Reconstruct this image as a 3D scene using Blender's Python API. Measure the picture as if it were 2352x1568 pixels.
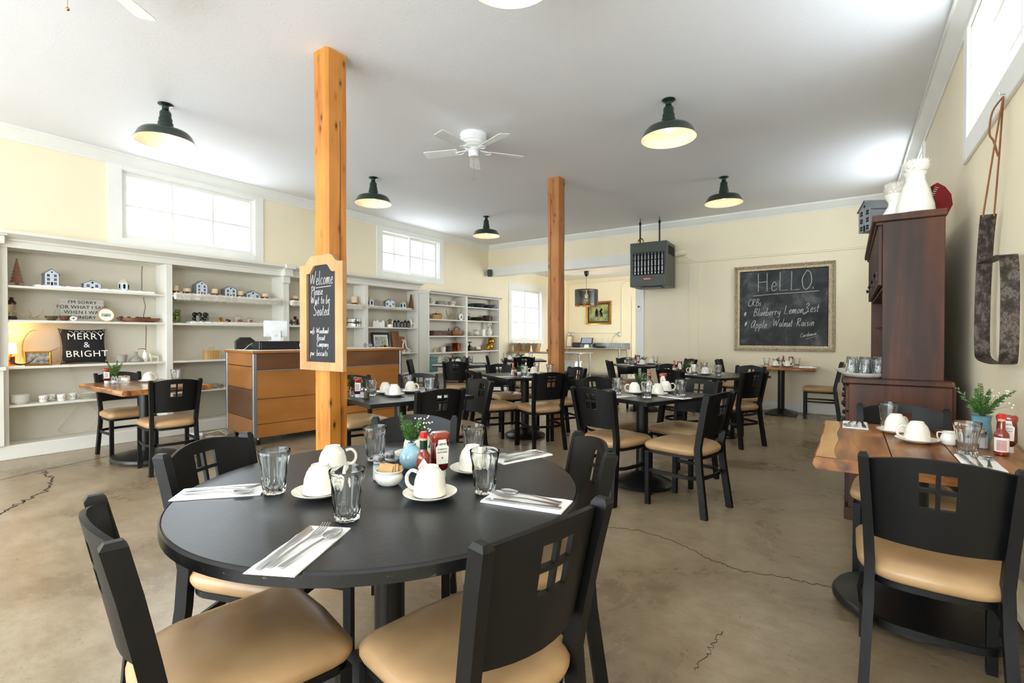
import bpy, bmesh, math, random
from mathutils import Matrix, Vector, noise
R = math.radians; PI = math.pi
random.seed(7)
S = bpy.context.scene
for o in list(bpy.data.objects): bpy.data.objects.remove(o)
COL = S.collection

# ------------------------------------------------------------------ camera, world, exposure
cd = bpy.data.cameras.new('camera'); cam = bpy.data.objects.new('camera', cd); COL.objects.link(cam)
cam.location = (0, 0, 1.22); cam.rotation_euler = (R(90 - 0.61), 0, R(34.6))
cd.sensor_width = 36; cd.lens = 36 * 1122 / 2352; cd.clip_start = .02; cd.clip_end = 200
S.camera = cam
S.view_settings.view_transform = 'Standard'; S.view_settings.look = 'None'
S.view_settings.gamma = 1; S.view_settings.use_curve_mapping = False
S.view_settings.exposure = 0.42
W = bpy.data.worlds.new('sky'); S.world = W; W.use_nodes = True
bg = W.node_tree.nodes['Background']; bg.inputs[0].default_value = (.86, .93, 1, 1); bg.inputs[1].default_value = 8.5
S.cycles.max_bounces = 12; S.cycles.diffuse_bounces = 8; S.cycles.transparent_max_bounces = 16
S.cycles.sample_clamp_indirect = 6

def portal(name, loc, rot, sx, sy):
    l = bpy.data.lights.new(name, 'AREA'); l.shape = 'RECTANGLE'; l.size = sx; l.size_y = sy
    l.cycles.is_portal = True
    o = bpy.data.objects.new(name, l); o.location = loc; o.rotation_euler = rot; COL.objects.link(o)
def point(name, loc, w, col=(1, .8, .55), rad=.04):
    l = bpy.data.lights.new(name, 'POINT'); l.energy = w; l.color = col; l.shadow_soft_size = rad
    o = bpy.data.objects.new(name, l); o.location = loc; COL.objects.link(o)
# windows of the room let the overcast sky in
portal('window_portal', (-7.12, 2.84, 2.76), (0, R(-90), 0), .8, 1.55)
portal('window_portal', (-7.12, 6.61, 2.75), (0, R(-90), 0), .75, 1.5)
portal('window_portal', (-7.12, 10.65, 1.8), (0, R(-90), 0), 1.5, 1.5)
portal('window_portal', (.86, 3.35, 2.82), (0, R(90), 0), .8, 1.65)
portal('window_portal', (.86, 7.3, 2.82), (0, R(90), 0), .8, 1.65)
portal('window_portal', (-4.95, -2.85, 1.45), (R(90), 0, 0), 3.5, 2.4)
portal('window_portal', (-1.27, -2.85, 1.45), (R(90), 0, 0), 3.5, 2.4)
portal('window_portal', (-2.1, 10.9, 1.7), (0, R(90), 0), 1.8, 2.4)  # sampling portal for the unseen window added to light the alcove
portal('courtyard_portal', (-8.0, 11.5, 5.3), (0, 0, 0), 3.0, 8)
portal('courtyard_portal', (-7.9, 7.6, 2.7), (R(90), 0, 0), 1.6, 5)

# ------------------------------------------------------------------ materials
MATS = {}
def newmat(name):
    m = bpy.data.materials.new(name); m.use_nodes = True
    return m, m.node_tree, m.node_tree.nodes['Principled BSDF']
def nd(t, typ, **kw):
    n = t.nodes.new(typ)
    for k, v in kw.items():
        if k in n.inputs: n.inputs[k].default_value = v
        else: setattr(n, k, v)
    return n
def lk(t, a, b): t.links.new(a, b)
def srgb(r, g, b):
    f = lambda c: (c / 255 / 12.92) if c / 255 <= .04045 else ((c / 255 + .055) / 1.055) ** 2.4
    return (f(r), f(g), f(b), 1)
def coords(t, scale=(1, 1, 1), kind='Object', rot=(0, 0, 0)):
    tc = nd(t, 'ShaderNodeTexCoord'); mp = nd(t, 'ShaderNodeMapping'); mp.inputs['Scale'].default_value = scale
    mp.inputs['Rotation'].default_value = rot
    lk(t, tc.outputs[kind], mp.inputs[0]); return mp.outputs[0]
def ramp(t, src, stops):
    r = nd(t, 'ShaderNodeValToRGB'); e = r.color_ramp.elements
    e[0].position = stops[0][0]; e[0].color = stops[0][1]; e[1].position = stops[-1][0]; e[1].color = stops[-1][1]
    for p, c in stops[1:-1]:
        x = e.new(p); x.color = c
    lk(t, src, r.inputs[0]); return r.outputs[0]
def mixc(t, fac, a, b, mode='MIX'):
    m = nd(t, 'ShaderNodeMix', data_type='RGBA', blend_type=mode)
    for i, v in ((0, fac), (6, a), (7, b)):
        if hasattr(v, 'links'): lk(t, v, m.inputs[i])
        else: m.inputs[i].default_value = v
    return m.outputs[2]
def bump(t, p, h, strength, dist=.01):
    b = nd(t, 'ShaderNodeBump'); b.inputs['Strength'].default_value = strength; b.inputs['Distance'].default_value = dist
    lk(t, h, b.inputs['Height']); lk(t, b.outputs[0], p.inputs['Normal']); return b
def plain(name, col, rough=.5, metal=0, var=.08, vs=6, bs=0, bscale=60, coat=0, **kw):
    m, t, p = newmat(name)
    c = srgb(*col); d = tuple(x * (1 - var) for x in c[:3]) + (1,); l = tuple(min(1, x * (1 + var)) for x in c[:3]) + (1,)
    n = nd(t, 'ShaderNodeTexNoise'); n.inputs['Scale'].default_value = vs; n.inputs['Detail'].default_value = 4
    lk(t, coords(t), n.inputs[0])
    lk(t, ramp(t, n.outputs[0], [(.3, d), (.7, l)]), p.inputs['Base Color'])
    p.inputs['Roughness'].default_value = rough; p.inputs['Metallic'].default_value = metal
    if coat: p.inputs['Coat Weight'].default_value = coat; p.inputs['Coat Roughness'].default_value = .08
    if bs:
        b = nd(t, 'ShaderNodeTexNoise'); b.inputs['Scale'].default_value = bscale; b.inputs['Detail'].default_value = 3
        lk(t, coords(t), b.inputs[0]); bump(t, p, b.outputs[0], bs, .003)
    for k, v in kw.items(): p.inputs[k.replace('_', ' ')].default_value = v
    MATS[name] = m; return m
def emit(name, col, s):
    m, t, p = newmat(name); p.inputs['Base Color'].default_value = srgb(*col)
    p.inputs['Emission Color'].default_value = srgb(*col); p.inputs['Emission Strength'].default_value = s; MATS[name] = m; return m
def wood(name, cols, grain=(18, 18, 1.2), rough=.45, knots=0, ks=(3, 3, 1.6), coat=0, bs=.15, noise2=2.5):
    m, t, p = newmat(name)
    co = coords(t, grain); n = nd(t, 'ShaderNodeTexNoise'); n.inputs['Scale'].default_value = 1; n.inputs['Detail'].default_value = 6
    n.inputs['Distortion'].default_value = .6; lk(t, co, n.inputs[0])
    cs = [srgb(*c) for c in cols]
    base = ramp(t, n.outputs[0], [(.28 + .44 * i / (len(cs) - 1), c) for i, c in enumerate(cs)])
    n2 = nd(t, 'ShaderNodeTexNoise'); n2.inputs['Scale'].default_value = noise2; n2.inputs['Detail'].default_value = 2
    lk(t, coords(t), n2.inputs[0])
    shade = ramp(t, n2.outputs[0], [(.3, (.72, .68, .62, 1)), (.65, (1.0, 1.0, 1.0, 1))])
    out = mixc(t, .8, base, shade, 'MULTIPLY')
    if knots:
        v = nd(t, 'ShaderNodeTexVoronoi'); v.inputs['Scale'].default_value = 1; lk(t, coords(t, ks), v.inputs[0])
        nn = nd(t, 'ShaderNodeTexNoise'); nn.inputs['Scale'].default_value = 30; lk(t, coords(t), nn.inputs[0])
        a = nd(t, 'ShaderNodeMath', operation='MULTIPLY_ADD'); a.inputs[1].default_value = .06; lk(t, nn.outputs[0], a.inputs[0]); lk(t, v.outputs[0], a.inputs[2])
        k = ramp(t, a.outputs[0], [(.04 + knots * .5, (1, 1, 1, 1)), (.06 + knots, (.45, .45, .45, 1)), (.1 + knots * 2.2, (0, 0, 0, 1))])
        out = mixc(t, k, out, srgb(72, 34, 12))
    lk(t, out, p.inputs['Base Color']); p.inputs['Roughness'].default_value = rough
    if coat: p.inputs['Coat Weight'].default_value = coat; p.inputs['Coat Roughness'].default_value = .15
    if bs: bump(t, p, n.outputs[0], bs, .004)
    MATS[name] = m; return m

def floor_mat():
    m, t, p = newmat('stained_concrete')
    n = nd(t, 'ShaderNodeTexNoise'); n.inputs['Scale'].default_value = .9; n.inputs['Detail'].default_value = 8; n.inputs['Roughness'].default_value = .65
    n.inputs['Distortion'].default_value = .5; lk(t, coords(t), n.inputs[0])
    base = ramp(t, n.outputs[0], [(.3, srgb(112, 96, 74)), (.44, srgb(142, 125, 100)), (.56, srgb(160, 144, 120)), (.72, srgb(178, 164, 142))])
    n2 = nd(t, 'ShaderNodeTexNoise'); n2.inputs['Scale'].default_value = 7; n2.inputs['Detail'].default_value = 12; n2.inputs['Roughness'].default_value = .82
    lk(t, coords(t, (1, 1.8, 1)), n2.inputs[0])
    base = mixc(t, .55, base, ramp(t, n2.outputs[0], [(.36, (.6, .54, .47, 1)), (.56, (1, 1, 1, 1))]), 'MULTIPLY')
    sp = nd(t, 'ShaderNodeTexNoise'); sp.inputs['Scale'].default_value = 75; sp.inputs['Detail'].default_value = 2; lk(t, coords(t), sp.inputs[0])
    n3 = nd(t, 'ShaderNodeTexNoise'); n3.inputs['Scale'].default_value = 1.7; lk(t, coords(t), n3.inputs[0])
    s1 = ramp(t, sp.outputs[0], [(.66, (0, 0, 0, 1)), (.72, (1, 1, 1, 1))]); s2 = ramp(t, n3.outputs[0], [(.45, (0, 0, 0, 1)), (.62, (1, 1, 1, 1))])
    base = mixc(t, mixc(t, 1.0, s1, s2, 'MULTIPLY'), base, srgb(92, 74, 54))
    lk(t, base, p.inputs['Base Color'])
    lk(t, ramp(t, n.outputs[0], [(.3, (.2, .2, .2, 1)), (.7, (.4, .4, .4, 1))]), p.inputs['Roughness'])
    bump(t, p, n2.outputs[0], .12, .004)
    MATS['floor'] = m
def ceiling_mat():
    m, t, p = newmat('skip_trowel_plaster'); p.inputs['Base Color'].default_value = srgb(228, 229, 232)
    n = nd(t, 'ShaderNodeTexNoise'); n.inputs['Scale'].default_value = 7; n.inputs['Detail'].default_value = 8; n.inputs['Distortion'].default_value = 2.2
    lk(t, coords(t, (1, 2.2, 1)), n.inputs[0])
    r = ramp(t, n.outputs[0], [(.52, (0, 0, 0, 1)), (.545, (1, 1, 1, 1)), (.62, (.6, .6, .6, 1))])
    bump(t, p, r, .17, .006); p.inputs['Roughness'].default_value = .7; MATS['ceiling'] = m
def laminate_mat():
    m, t, p = newmat('black_laminate')
    n = nd(t, 'ShaderNodeTexNoise'); n.inputs['Scale'].default_value = 3; n.inputs['Detail'].default_value = 5; lk(t, coords(t), n.inputs[0])
    lk(t, ramp(t, n.outputs[0], [(.3, srgb(18, 19, 22)), (.7, srgb(28, 30, 33))]), p.inputs['Base Color'])
    v = nd(t, 'ShaderNodeTexNoise'); v.inputs['Scale'].default_value = 55; v.inputs['Detail'].default_value = 6; v.inputs['Distortion'].default_value = .8; lk(t, coords(t), v.inputs[0])
    bump(t, p, v.outputs[0], .12, .003)
    p.inputs['Roughness'].default_value = .34; p.inputs['Specular IOR Level'].default_value = .34; MATS['laminate'] = m
    m, t, p = newmat('worn_black_edge')
    v = nd(t, 'ShaderNodeTexNoise'); v.inputs['Scale'].default_value = 28; v.inputs['Detail'].default_value = 8; v.inputs['Roughness'].default_value = .8; lk(t, coords(t, (1, 1, 3)), v.inputs[0])
    lk(t, ramp(t, v.outputs[0], [(.62, srgb(20, 20, 22)), (.68, srgb(150, 120, 85))]), p.inputs['Base Color'])
    p.inputs['Roughness'].default_value = .35; MATS['edge'] = m
def vinyl_mat():
    m, t, p = newmat('tan_vinyl')
    n = nd(t, 'ShaderNodeTexNoise'); n.inputs['Scale'].default_value = 5; n.inputs['Detail'].default_value = 3; lk(t, coords(t), n.inputs[0])
    lk(t, ramp(t, n.outputs[0], [(.3, srgb(164, 130, 92)), (.7, srgb(188, 154, 112))]), p.inputs['Base Color'])
    w = nd(t, 'ShaderNodeTexNoise'); w.inputs['Scale'].default_value = 9; w.inputs['Detail'].default_value = 5; w.inputs['Distortion'].default_value = .8; lk(t, coords(t, (1, .5, 1)), w.inputs[0])
    bump(t, p, w.outputs[0], .16, .01); p.inputs['Roughness'].default_value = .34; MATS['vinyl'] = m
def glass_mat():
    m, t, p = newmat('clear_glass'); p.inputs['Base Color'].default_value = (.97, .99, .99, 1)
    p.inputs['Transmission Weight'].default_value = 1; p.inputs['Roughness'].default_value = .02; p.inputs['IOR'].default_value = 1.48; MATS['glass'] = m
    m, t, p = newmat('window_glass'); t.nodes.remove(p)
    tr = nd(t, 'ShaderNodeBsdfTransparent'); tr.inputs[0].default_value = (.98, .99, .99, 1)
    g = nd(t, 'ShaderNodeBsdfGlossy'); g.inputs['Roughness'].default_value = .02
    fr = nd(t, 'ShaderNodeFresnel'); fr.inputs[0].default_value = 1.45; mx = nd(t, 'ShaderNodeMixShader')
    ge = nd(t, 'ShaderNodeNewGeometry'); iv = nd(t, 'ShaderNodeMath', operation='SUBTRACT'); iv.inputs[0].default_value = 1; lk(t, ge.outputs['Backfacing'], iv.inputs[1])
    mu = nd(t, 'ShaderNodeMath', operation='MULTIPLY'); lk(t, fr.outputs[0], mu.inputs[0]); lk(t, iv.outputs[0], mu.inputs[1])
    lk(t, mu.outputs[0], mx.inputs[0]); lk(t, tr.outputs[0], mx.inputs[1]); lk(t, g.outputs[0], mx.inputs[2])
    lk(t, mx.outputs[0], t.nodes['Material Output'].inputs[0]); MATS['pane'] = m
def chalk_mat():
    m, t, p = newmat('dusty_slate')
    n = nd(t, 'ShaderNodeTexNoise'); n.inputs['Scale'].default_value = 3.2; n.inputs['Detail'].default_value = 7; n.inputs['Roughness'].default_value = .6; n.inputs['Distortion'].default_value = .5
    lk(t, coords(t, (1, 1, 1)), n.inputs[0])
    lk(t, ramp(t, n.outputs[0], [(.35, srgb(34, 36, 38)), (.55, srgb(62, 65, 66)), (.75, srgb(118, 121, 121))]), p.inputs['Base Color'])
    p.inputs['Roughness'].default_value = .8; MATS['dusty'] = m
def rust_mat():
    m, t, p = newmat('rusty_iron')
    n = nd(t, 'ShaderNodeTexNoise'); n.inputs['Scale'].default_value = 40; n.inputs['Detail'].default_value = 8; n.inputs['Roughness'].default_value = .7; lk(t, coords(t, (1, 1, .6)), n.inputs[0])
    lk(t, ramp(t, n.outputs[0], [(.38, srgb(36, 30, 28)), (.52, srgb(66, 56, 50)), (.58, srgb(104, 94, 88)), (.64, srgb(60, 48, 42)), (.72, srgb(130, 74, 38))]), p.inputs['Base Color'])
    p.inputs['Metallic'].default_value = .5; p.inputs['Roughness'].default_value = .5; bump(t, p, n.outputs[0], .5, .004); MATS['rust'] = m
def picture_mat(name, cols, scale=4):
    m, t, p = newmat(name)
    n = nd(t, 'ShaderNodeTexNoise'); n.inputs['Scale'].default_value = scale; n.inputs['Detail'].default_value = 5; lk(t, coords(t), n.inputs[0])
    cs = [srgb(*c) for c in cols]
    lk(t, ramp(t, n.outputs[0], [(.3 + .4 * i / (len(cs) - 1), c) for i, c in enumerate(cs)]), p.inputs['Base Color'])
    p.inputs['Roughness'].default_value = .4; MATS[name] = m
floor_mat(); ceiling_mat(); laminate_mat(); vinyl_mat(); glass_mat(); chalk_mat(); rust_mat()
P = plain
P('wall', (238, 227, 198), .7, var=.03, vs=1.5, bs=.15, bscale=25)
P('trim', (232, 232, 226), .45, var=.03, vs=3, bs=.08, bscale=20)
P('shelf', (226, 224, 214), .5, var=.03, vs=3)
P('shelfback', (206, 200, 184), .6, var=.04, vs=2)
P('black', (11, 11, 12), .45, var=.12, vs=12, bs=.1, bscale=180, Specular_IOR_Level=.32)
P('iron', (20, 20, 21), .35, var=.15, vs=10, bs=.1)
P('green', (14, 36, 26), .25, var=.1, coat=.4)
P('enamel', (240, 232, 214), .3)
P('china', (238, 234, 222), .12, var=.02, coat=.5)
P('napkin', (243, 243, 241), .8, var=.03, vs=20, bs=.2, bscale=120)
P('steel', (190, 190, 190), .2, metal=1, var=.05)
P('brushed', (168, 170, 172), .32, metal=1, var=.1)
P('alu', (170, 172, 176), .4, metal=.9, var=.06)
P('galv', (150, 160, 170), .35, metal=.8, var=.15, vs=14)
P('galvlight', (205, 214, 224), .4, metal=.3, var=.08, vs=14)
P('darkhole', (14, 14, 15), .9)
P('gold', (200, 150, 60), .2, metal=1, var=.1)
P('brass', (190, 160, 95), .3, metal=1)
P('copper', (190, 96, 56), .15, metal=1, var=.12)
P('silverframe', (138, 124, 100), .38, metal=.85, var=.55, vs=70, bs=.7, bscale=60)
P('slate', (38, 40, 44), .75, var=.15, vs=4)
P('chalk', (215, 215, 212), .95, var=.05)
P('chalkdim', (172, 174, 174), .95, var=.15, vs=30)
P('heater', (58, 64, 56), .4, var=.08)
P('red', (196, 28, 24), .3)
P('redcloth', (104, 6, 12), .9, var=.15, vs=20)
P('maroon', (96, 14, 22), .6)
P('hotsauce', (128, 34, 12), .12, var=.15, coat=.8)
P('ketchup', (88, 12, 8), .12, var=.2, vs=18, coat=.8)
P('ketchuptop', (140, 34, 16), .15, var=.15, coat=.8)
P('residue', (206, 160, 130), .2, var=.15, coat=.6)
P('greenfoil', (10, 52, 30), .3, metal=.4)
P('paper', (240, 238, 230), .7, var=.02)
P('ink', (30, 32, 32), .7)
P('blackprint', (24, 24, 26), .8)
P('redprint', (170, 40, 30), .7)
P('packet', (190, 152, 104), .8, var=.1, vs=30)
P('salt', (240, 240, 238), .9)
P('pepper', (110, 88, 66), .9, var=.4, vs=200)
P('bluevase', (150, 190, 205), .15, var=.12, vs=18, coat=.6)
P('bluevase2', (96, 140, 158), .25, var=.15, vs=30, bs=.3, bscale=40)
P('leaf', (62, 104, 42), .55, var=.3, vs=30)
P('leafdark', (38, 70, 34), .55, var=.3, vs=30)
P('twig', (80, 60, 34), .8)
P('blossom', (240, 236, 214), .8)
P('candle', (228, 206, 162), .5, var=.04, Subsurface_Weight=.2)
P('fur', (244, 241, 234), .95, var=.03, vs=40)
P('antler', (164, 140, 108), .55, var=.3, vs=22)
P('whiteceramic', (236, 234, 226), .2, coat=.4)
P('offwhite', (214, 204, 180), .6, var=.1)
P('greyceramic', (150, 146, 138), .7, var=.08)
P('brown', (92, 58, 34), .6, var=.25, vs=14)
P('darkbrown', (52, 32, 24), .5, var=.3, vs=14)
P('darkbowl', (52, 58, 62), .3, var=.2, coat=.3)
P('olive', (86, 74, 48), .5, var=.2)
P('teal', (84, 128, 124), .5, var=.1)
P('plastic', (14, 14, 15), .3)
P('whiteplastic', (232, 234, 234), .3)
P('beigeplastic', (206, 200, 178), .5)
P('cord', (196, 190, 170), .6)
P('pillow', (28, 28, 30), .95, var=.15, vs=60, bs=.3, bscale=200)
P('stripe', (205, 190, 160), .95)
P('cardboard', (160, 120, 82), .9)
P('leather', (128, 74, 34), .6, var=.2, vs=20)
P('marker', (236, 236, 232), .5)
P('ornament', (120, 140, 40), .12, metal=.6, var=.4, vs=12)
P('ornamentdark', (58, 60, 52), .1, metal=.8, var=.4, vs=14)
P('cloth', (150, 138, 128), .95, var=.2, vs=60)
P('siding', (188, 188, 182), .7, var=.05)
P('crack', (54, 44, 36), .9)
P('felt', (150, 150, 148), .9)
emit('bulb', (255, 214, 150), 4); emit('shadeglow', (255, 210, 130), 5); emit('screen', (120, 135, 150), .35)
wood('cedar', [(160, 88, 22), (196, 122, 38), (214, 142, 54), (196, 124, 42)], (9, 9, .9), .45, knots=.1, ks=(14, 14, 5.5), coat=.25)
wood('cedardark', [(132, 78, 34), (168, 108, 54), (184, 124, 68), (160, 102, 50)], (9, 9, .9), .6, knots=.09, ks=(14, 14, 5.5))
wood('liveX', [(66, 34, 16), (140, 84, 40), (176, 116, 60), (208, 158, 92)], (2.2, 16, 16), .3, knots=.05, ks=(3, 7, 7), coat=.6)
wood('liveY', [(58, 30, 12), (128, 76, 30), (166, 106, 46), (192, 136, 66)], (13, 2.2, 13), .4, knots=.08, ks=(8, 4, 8), coat=.15)
wood('sapwoodX', [(190, 132, 66), (214, 160, 88), (228, 180, 108)], (2.2, 16, 16), .35, coat=.5)
wood('sapwoodY', [(190, 132, 66), (214, 160, 88), (228, 180, 108)], (16, 2.2, 16), .35, coat=.5)
wood('hutch', [(30, 14, 6), (58, 28, 10), (92, 46, 16), (60, 30, 12)], (7, 7, 1.0), .5, knots=.08, ks=(7, 7, 3.5), coat=0, noise2=4)
wood('counter', [(160, 100, 42), (172, 112, 50), (182, 122, 60)], (1.2, 1.2, 5), .4, coat=.25, bs=.02, noise2=1.6)
wood('counterdark', [(96, 60, 32), (112, 72, 40), (124, 82, 46)], (1.2, 1.2, 5), .4, coat=.25, bs=.05, noise2=1.6)
wood('frame', [(176, 132, 84), (194, 152, 102), (206, 168, 120)], (10, 10, 2), .55, bs=.05)
wood('pine', [(188, 140, 80), (206, 160, 98), (216, 174, 114)], (8, 8, 2), .6)
wood('carved', [(92, 54, 30), (122, 76, 46), (150, 104, 70)], (6, 6, 3), .6)
wood('acacia', [(120, 74, 42), (156, 104, 64), (176, 126, 82)], (10, 10, 2), .55)
wood('greypaint', [(170, 168, 158), (196, 194, 186), (206, 204, 196)], (1, 3, 30), .7)
picture_mat('painting', [(30, 40, 20), (96, 110, 50), (150, 150, 84), (190, 160, 100)], 5)
picture_mat('print', [(40, 46, 40), (120, 130, 120), (190, 190, 176), (90, 60, 40)], 22)
picture_mat('greyprint', [(60, 60, 58), (130, 130, 124), (190, 188, 180)], 30)
picture_mat('mosaic', [(60, 50, 40), (140, 130, 110), (190, 180, 160)], 40)

# ------------------------------------------------------------------ mesh builder
class MB:
    def __init__(s): s.bm = bmesh.new()
    def box(s, x0, x1, y0, y1, z0, z1, bev=0, M=None, seg=1):
        r = bmesh.ops.create_cube(s.bm, size=1)['verts']
        bmesh.ops.scale(s.bm, vec=(x1 - x0, y1 - y0, z1 - z0), verts=r)
        bmesh.ops.translate(s.bm, vec=((x0 + x1) / 2, (y0 + y1) / 2, (z0 + z1) / 2), verts=r)
        if bev:
            es = list({e for v in r for e in v.link_edges})
            g = bmesh.ops.bevel(s.bm, geom=es, offset=bev, segments=seg, affect='EDGES', profile=.5)
            r = list({v for f in g['faces'] for v in f.verts} | {v for v in r if v.is_valid})
        if M is not None: bmesh.ops.transform(s.bm, matrix=M, verts=[v for v in r if v.is_valid])
        return s
    def rings(s, rs, closed=True, cap0=True, cap1=True, loop=False):
        vs = [[s.bm.verts.new(p) for p in r] for r in rs]
        n = len(vs[0]); m = len(vs)
        for i in range(m if loop else m - 1):
            a = vs[i]; b = vs[(i + 1) % m]
            for j in range(n if closed else n - 1):
                k = (j + 1) % n
                try: s.bm.faces.new((a[j], a[k], b[k], b[j]))
                except ValueError: pass
        if not loop:
            if cap0 and n > 2: s.bm.faces.new(vs[0][::-1])
            if cap1 and n > 2: s.bm.faces.new(vs[-1])
        return s
    def lathe(s, prof, seg=24, c=(0, 0, 0), fm=None, sx=1, sy=1, cap0=True, cap1=True):
        rs = []
        for r, z in prof:
            ring = []
            for i in range(seg):
                a = 2 * PI * i / seg; q = r * (fm(a, z) if fm else 1)
                ring.append((c[0] + q * math.cos(a) * sx, c[1] + q * math.sin(a) * sy, c[2] + z))
            rs.append(ring)
        return s.rings(rs, cap0=cap0, cap1=cap1)
    def cyl(s, p0, p1, r0, r1=None, seg=12):
        return s.tube([p0, p1], r0, seg, r1=r0 if r1 is None else r1)
    def tube(s, path, r, seg=8, closed=False, r1=None, rad=None, flat=1, up=None):
        P_ = [Vector(p) for p in path]; n = len(P_); rs = []
        prev = None
        for i, p in enumerate(P_):
            if closed: d = P_[(i + 1) % n] - P_[i - 1]
            else: d = P_[min(i + 1, n - 1)] - P_[max(i - 1, 0)]
            d.normalize()
            if prev is None:
                u = Vector(up) if up else (Vector((0, 0, 1)) if abs(d.z) < .9 else Vector((1, 0, 0)))
            else: u = prev
            u = (u - d * u.dot(d)); u.normalize(); prev = u
            v = d.cross(u)
            q = rad[i] if rad else (r + ((r1 - r) * i / (n - 1) if r1 is not None else 0))
            rs.append([p + (u * math.cos(2 * PI * (j + .5) / seg) * q + v * math.sin(2 * PI * (j + .5) / seg) * q * flat) for j in range(seg)])
        return s.rings(rs, loop=closed)
    def bar(s, path, w, h, closed=False):   # flat rectangular bar, h along z
        P_ = [Vector(p) for p in path]; n = len(P_); rs = []
        for i, p in enumerate(P_):
            d = (P_[(i + 1) % n] - P_[i - 1]) if closed else (P_[min(i + 1, n - 1)] - P_[max(i - 1, 0)])
            d.z = 0; d.normalize(); v = Vector((-d.y, d.x, 0))
            rs.append([p - v * w / 2 + Vector((0, 0, -h / 2)), p + v * w / 2 + Vector((0, 0, -h / 2)), p + v * w / 2 + Vector((0, 0, h / 2)), p - v * w / 2 + Vector((0, 0, h / 2))])
        return s.rings(rs, loop=closed)
    def prism(s, poly, z0, z1, M=None):
        M = M or Matrix()
        return s.rings([[M @ Vector((x, y, z0)) for x, y in poly], [M @ Vector((x, y, z1)) for x, y in poly]])
    def ball(s, c, r, seg=10, sz=1, rings=6):
        prof = [(max(1e-4, r * math.sin(PI * i / rings)), -r * sz * math.cos(PI * i / rings)) for i in range(rings + 1)]
        return s.lathe(prof, seg, c)
    def xf(s, M): bmesh.ops.transform(s.bm, matrix=M, verts=s.bm.verts); return s
    def mesh(s, name, mat, ang=35, recalc=True):
        if recalc: bmesh.ops.recalc_face_normals(s.bm, faces=s.bm.faces)
        me = bpy.data.meshes.new(name); s.bm.to_mesh(me); s.bm.free()
        me.materials.append(MATS[mat]); me.polygons.foreach_set('use_smooth', [True] * len(me.polygons))
        me.set_sharp_from_angle(angle=R(ang)); return me
    def obj(s, name, mat, parent=None, label=None, ang=35, kind=None, loc=None):
        return inst(name, s.mesh(name, mat, ang), parent, loc, label=label, kind=kind)
def inst(name, me, parent=None, loc=None, rot=None, label=None, kind=None):
    o = bpy.data.objects.new(name, me); COL.objects.link(o)
    if parent is not None: o.parent = parent
    if loc is not None: o.location = loc
    if rot is not None: o.rotation_euler = rot
    if label: o['label'] = label
    if kind: o['kind'] = kind
    return o
def tag(o, label, cat, group=None, kind=None):
    o['label'] = label; o['category'] = cat
    if group: o['group'] = group
    if kind: o['kind'] = kind
    return o
def thing(name, label, cat, loc=(0, 0, 0), rz=0, group=None, rot=None):
    o = bpy.data.objects.new(name, None); COL.objects.link(o); o.empty_display_size = .1
    o.location = loc; o.rotation_euler = rot or (0, 0, rz); return tag(o, label, cat, group)
def struct(name, label, cat='structure', loc=(0, 0, 0)):
    o = thing(name, label, cat, loc); o['kind'] = 'structure'; return o
CACHE = {}
def cached(key, fn):
    if key not in CACHE: CACHE[key] = fn()
    return CACHE[key]
def text_mesh(s, size, mat, depth=.0006, align='CENTER', spacing=1.0):
    cu = bpy.data.curves.new('t', 'FONT'); cu.body = s; cu.size = size; cu.extrude = depth; cu.align_x = align; cu.space_character = spacing
    cu.resolution_u = 3
    o = bpy.data.objects.new('t', cu); COL.objects.link(o)
    me = bpy.data.meshes.new_from_object(o.evaluated_get(bpy.context.evaluated_depsgraph_get()))
    bpy.data.objects.remove(o); bpy.data.curves.remove(cu)
    me.materials.clear(); me.materials.append(MATS[mat]); me.name = 'lettering'; return me

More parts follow.
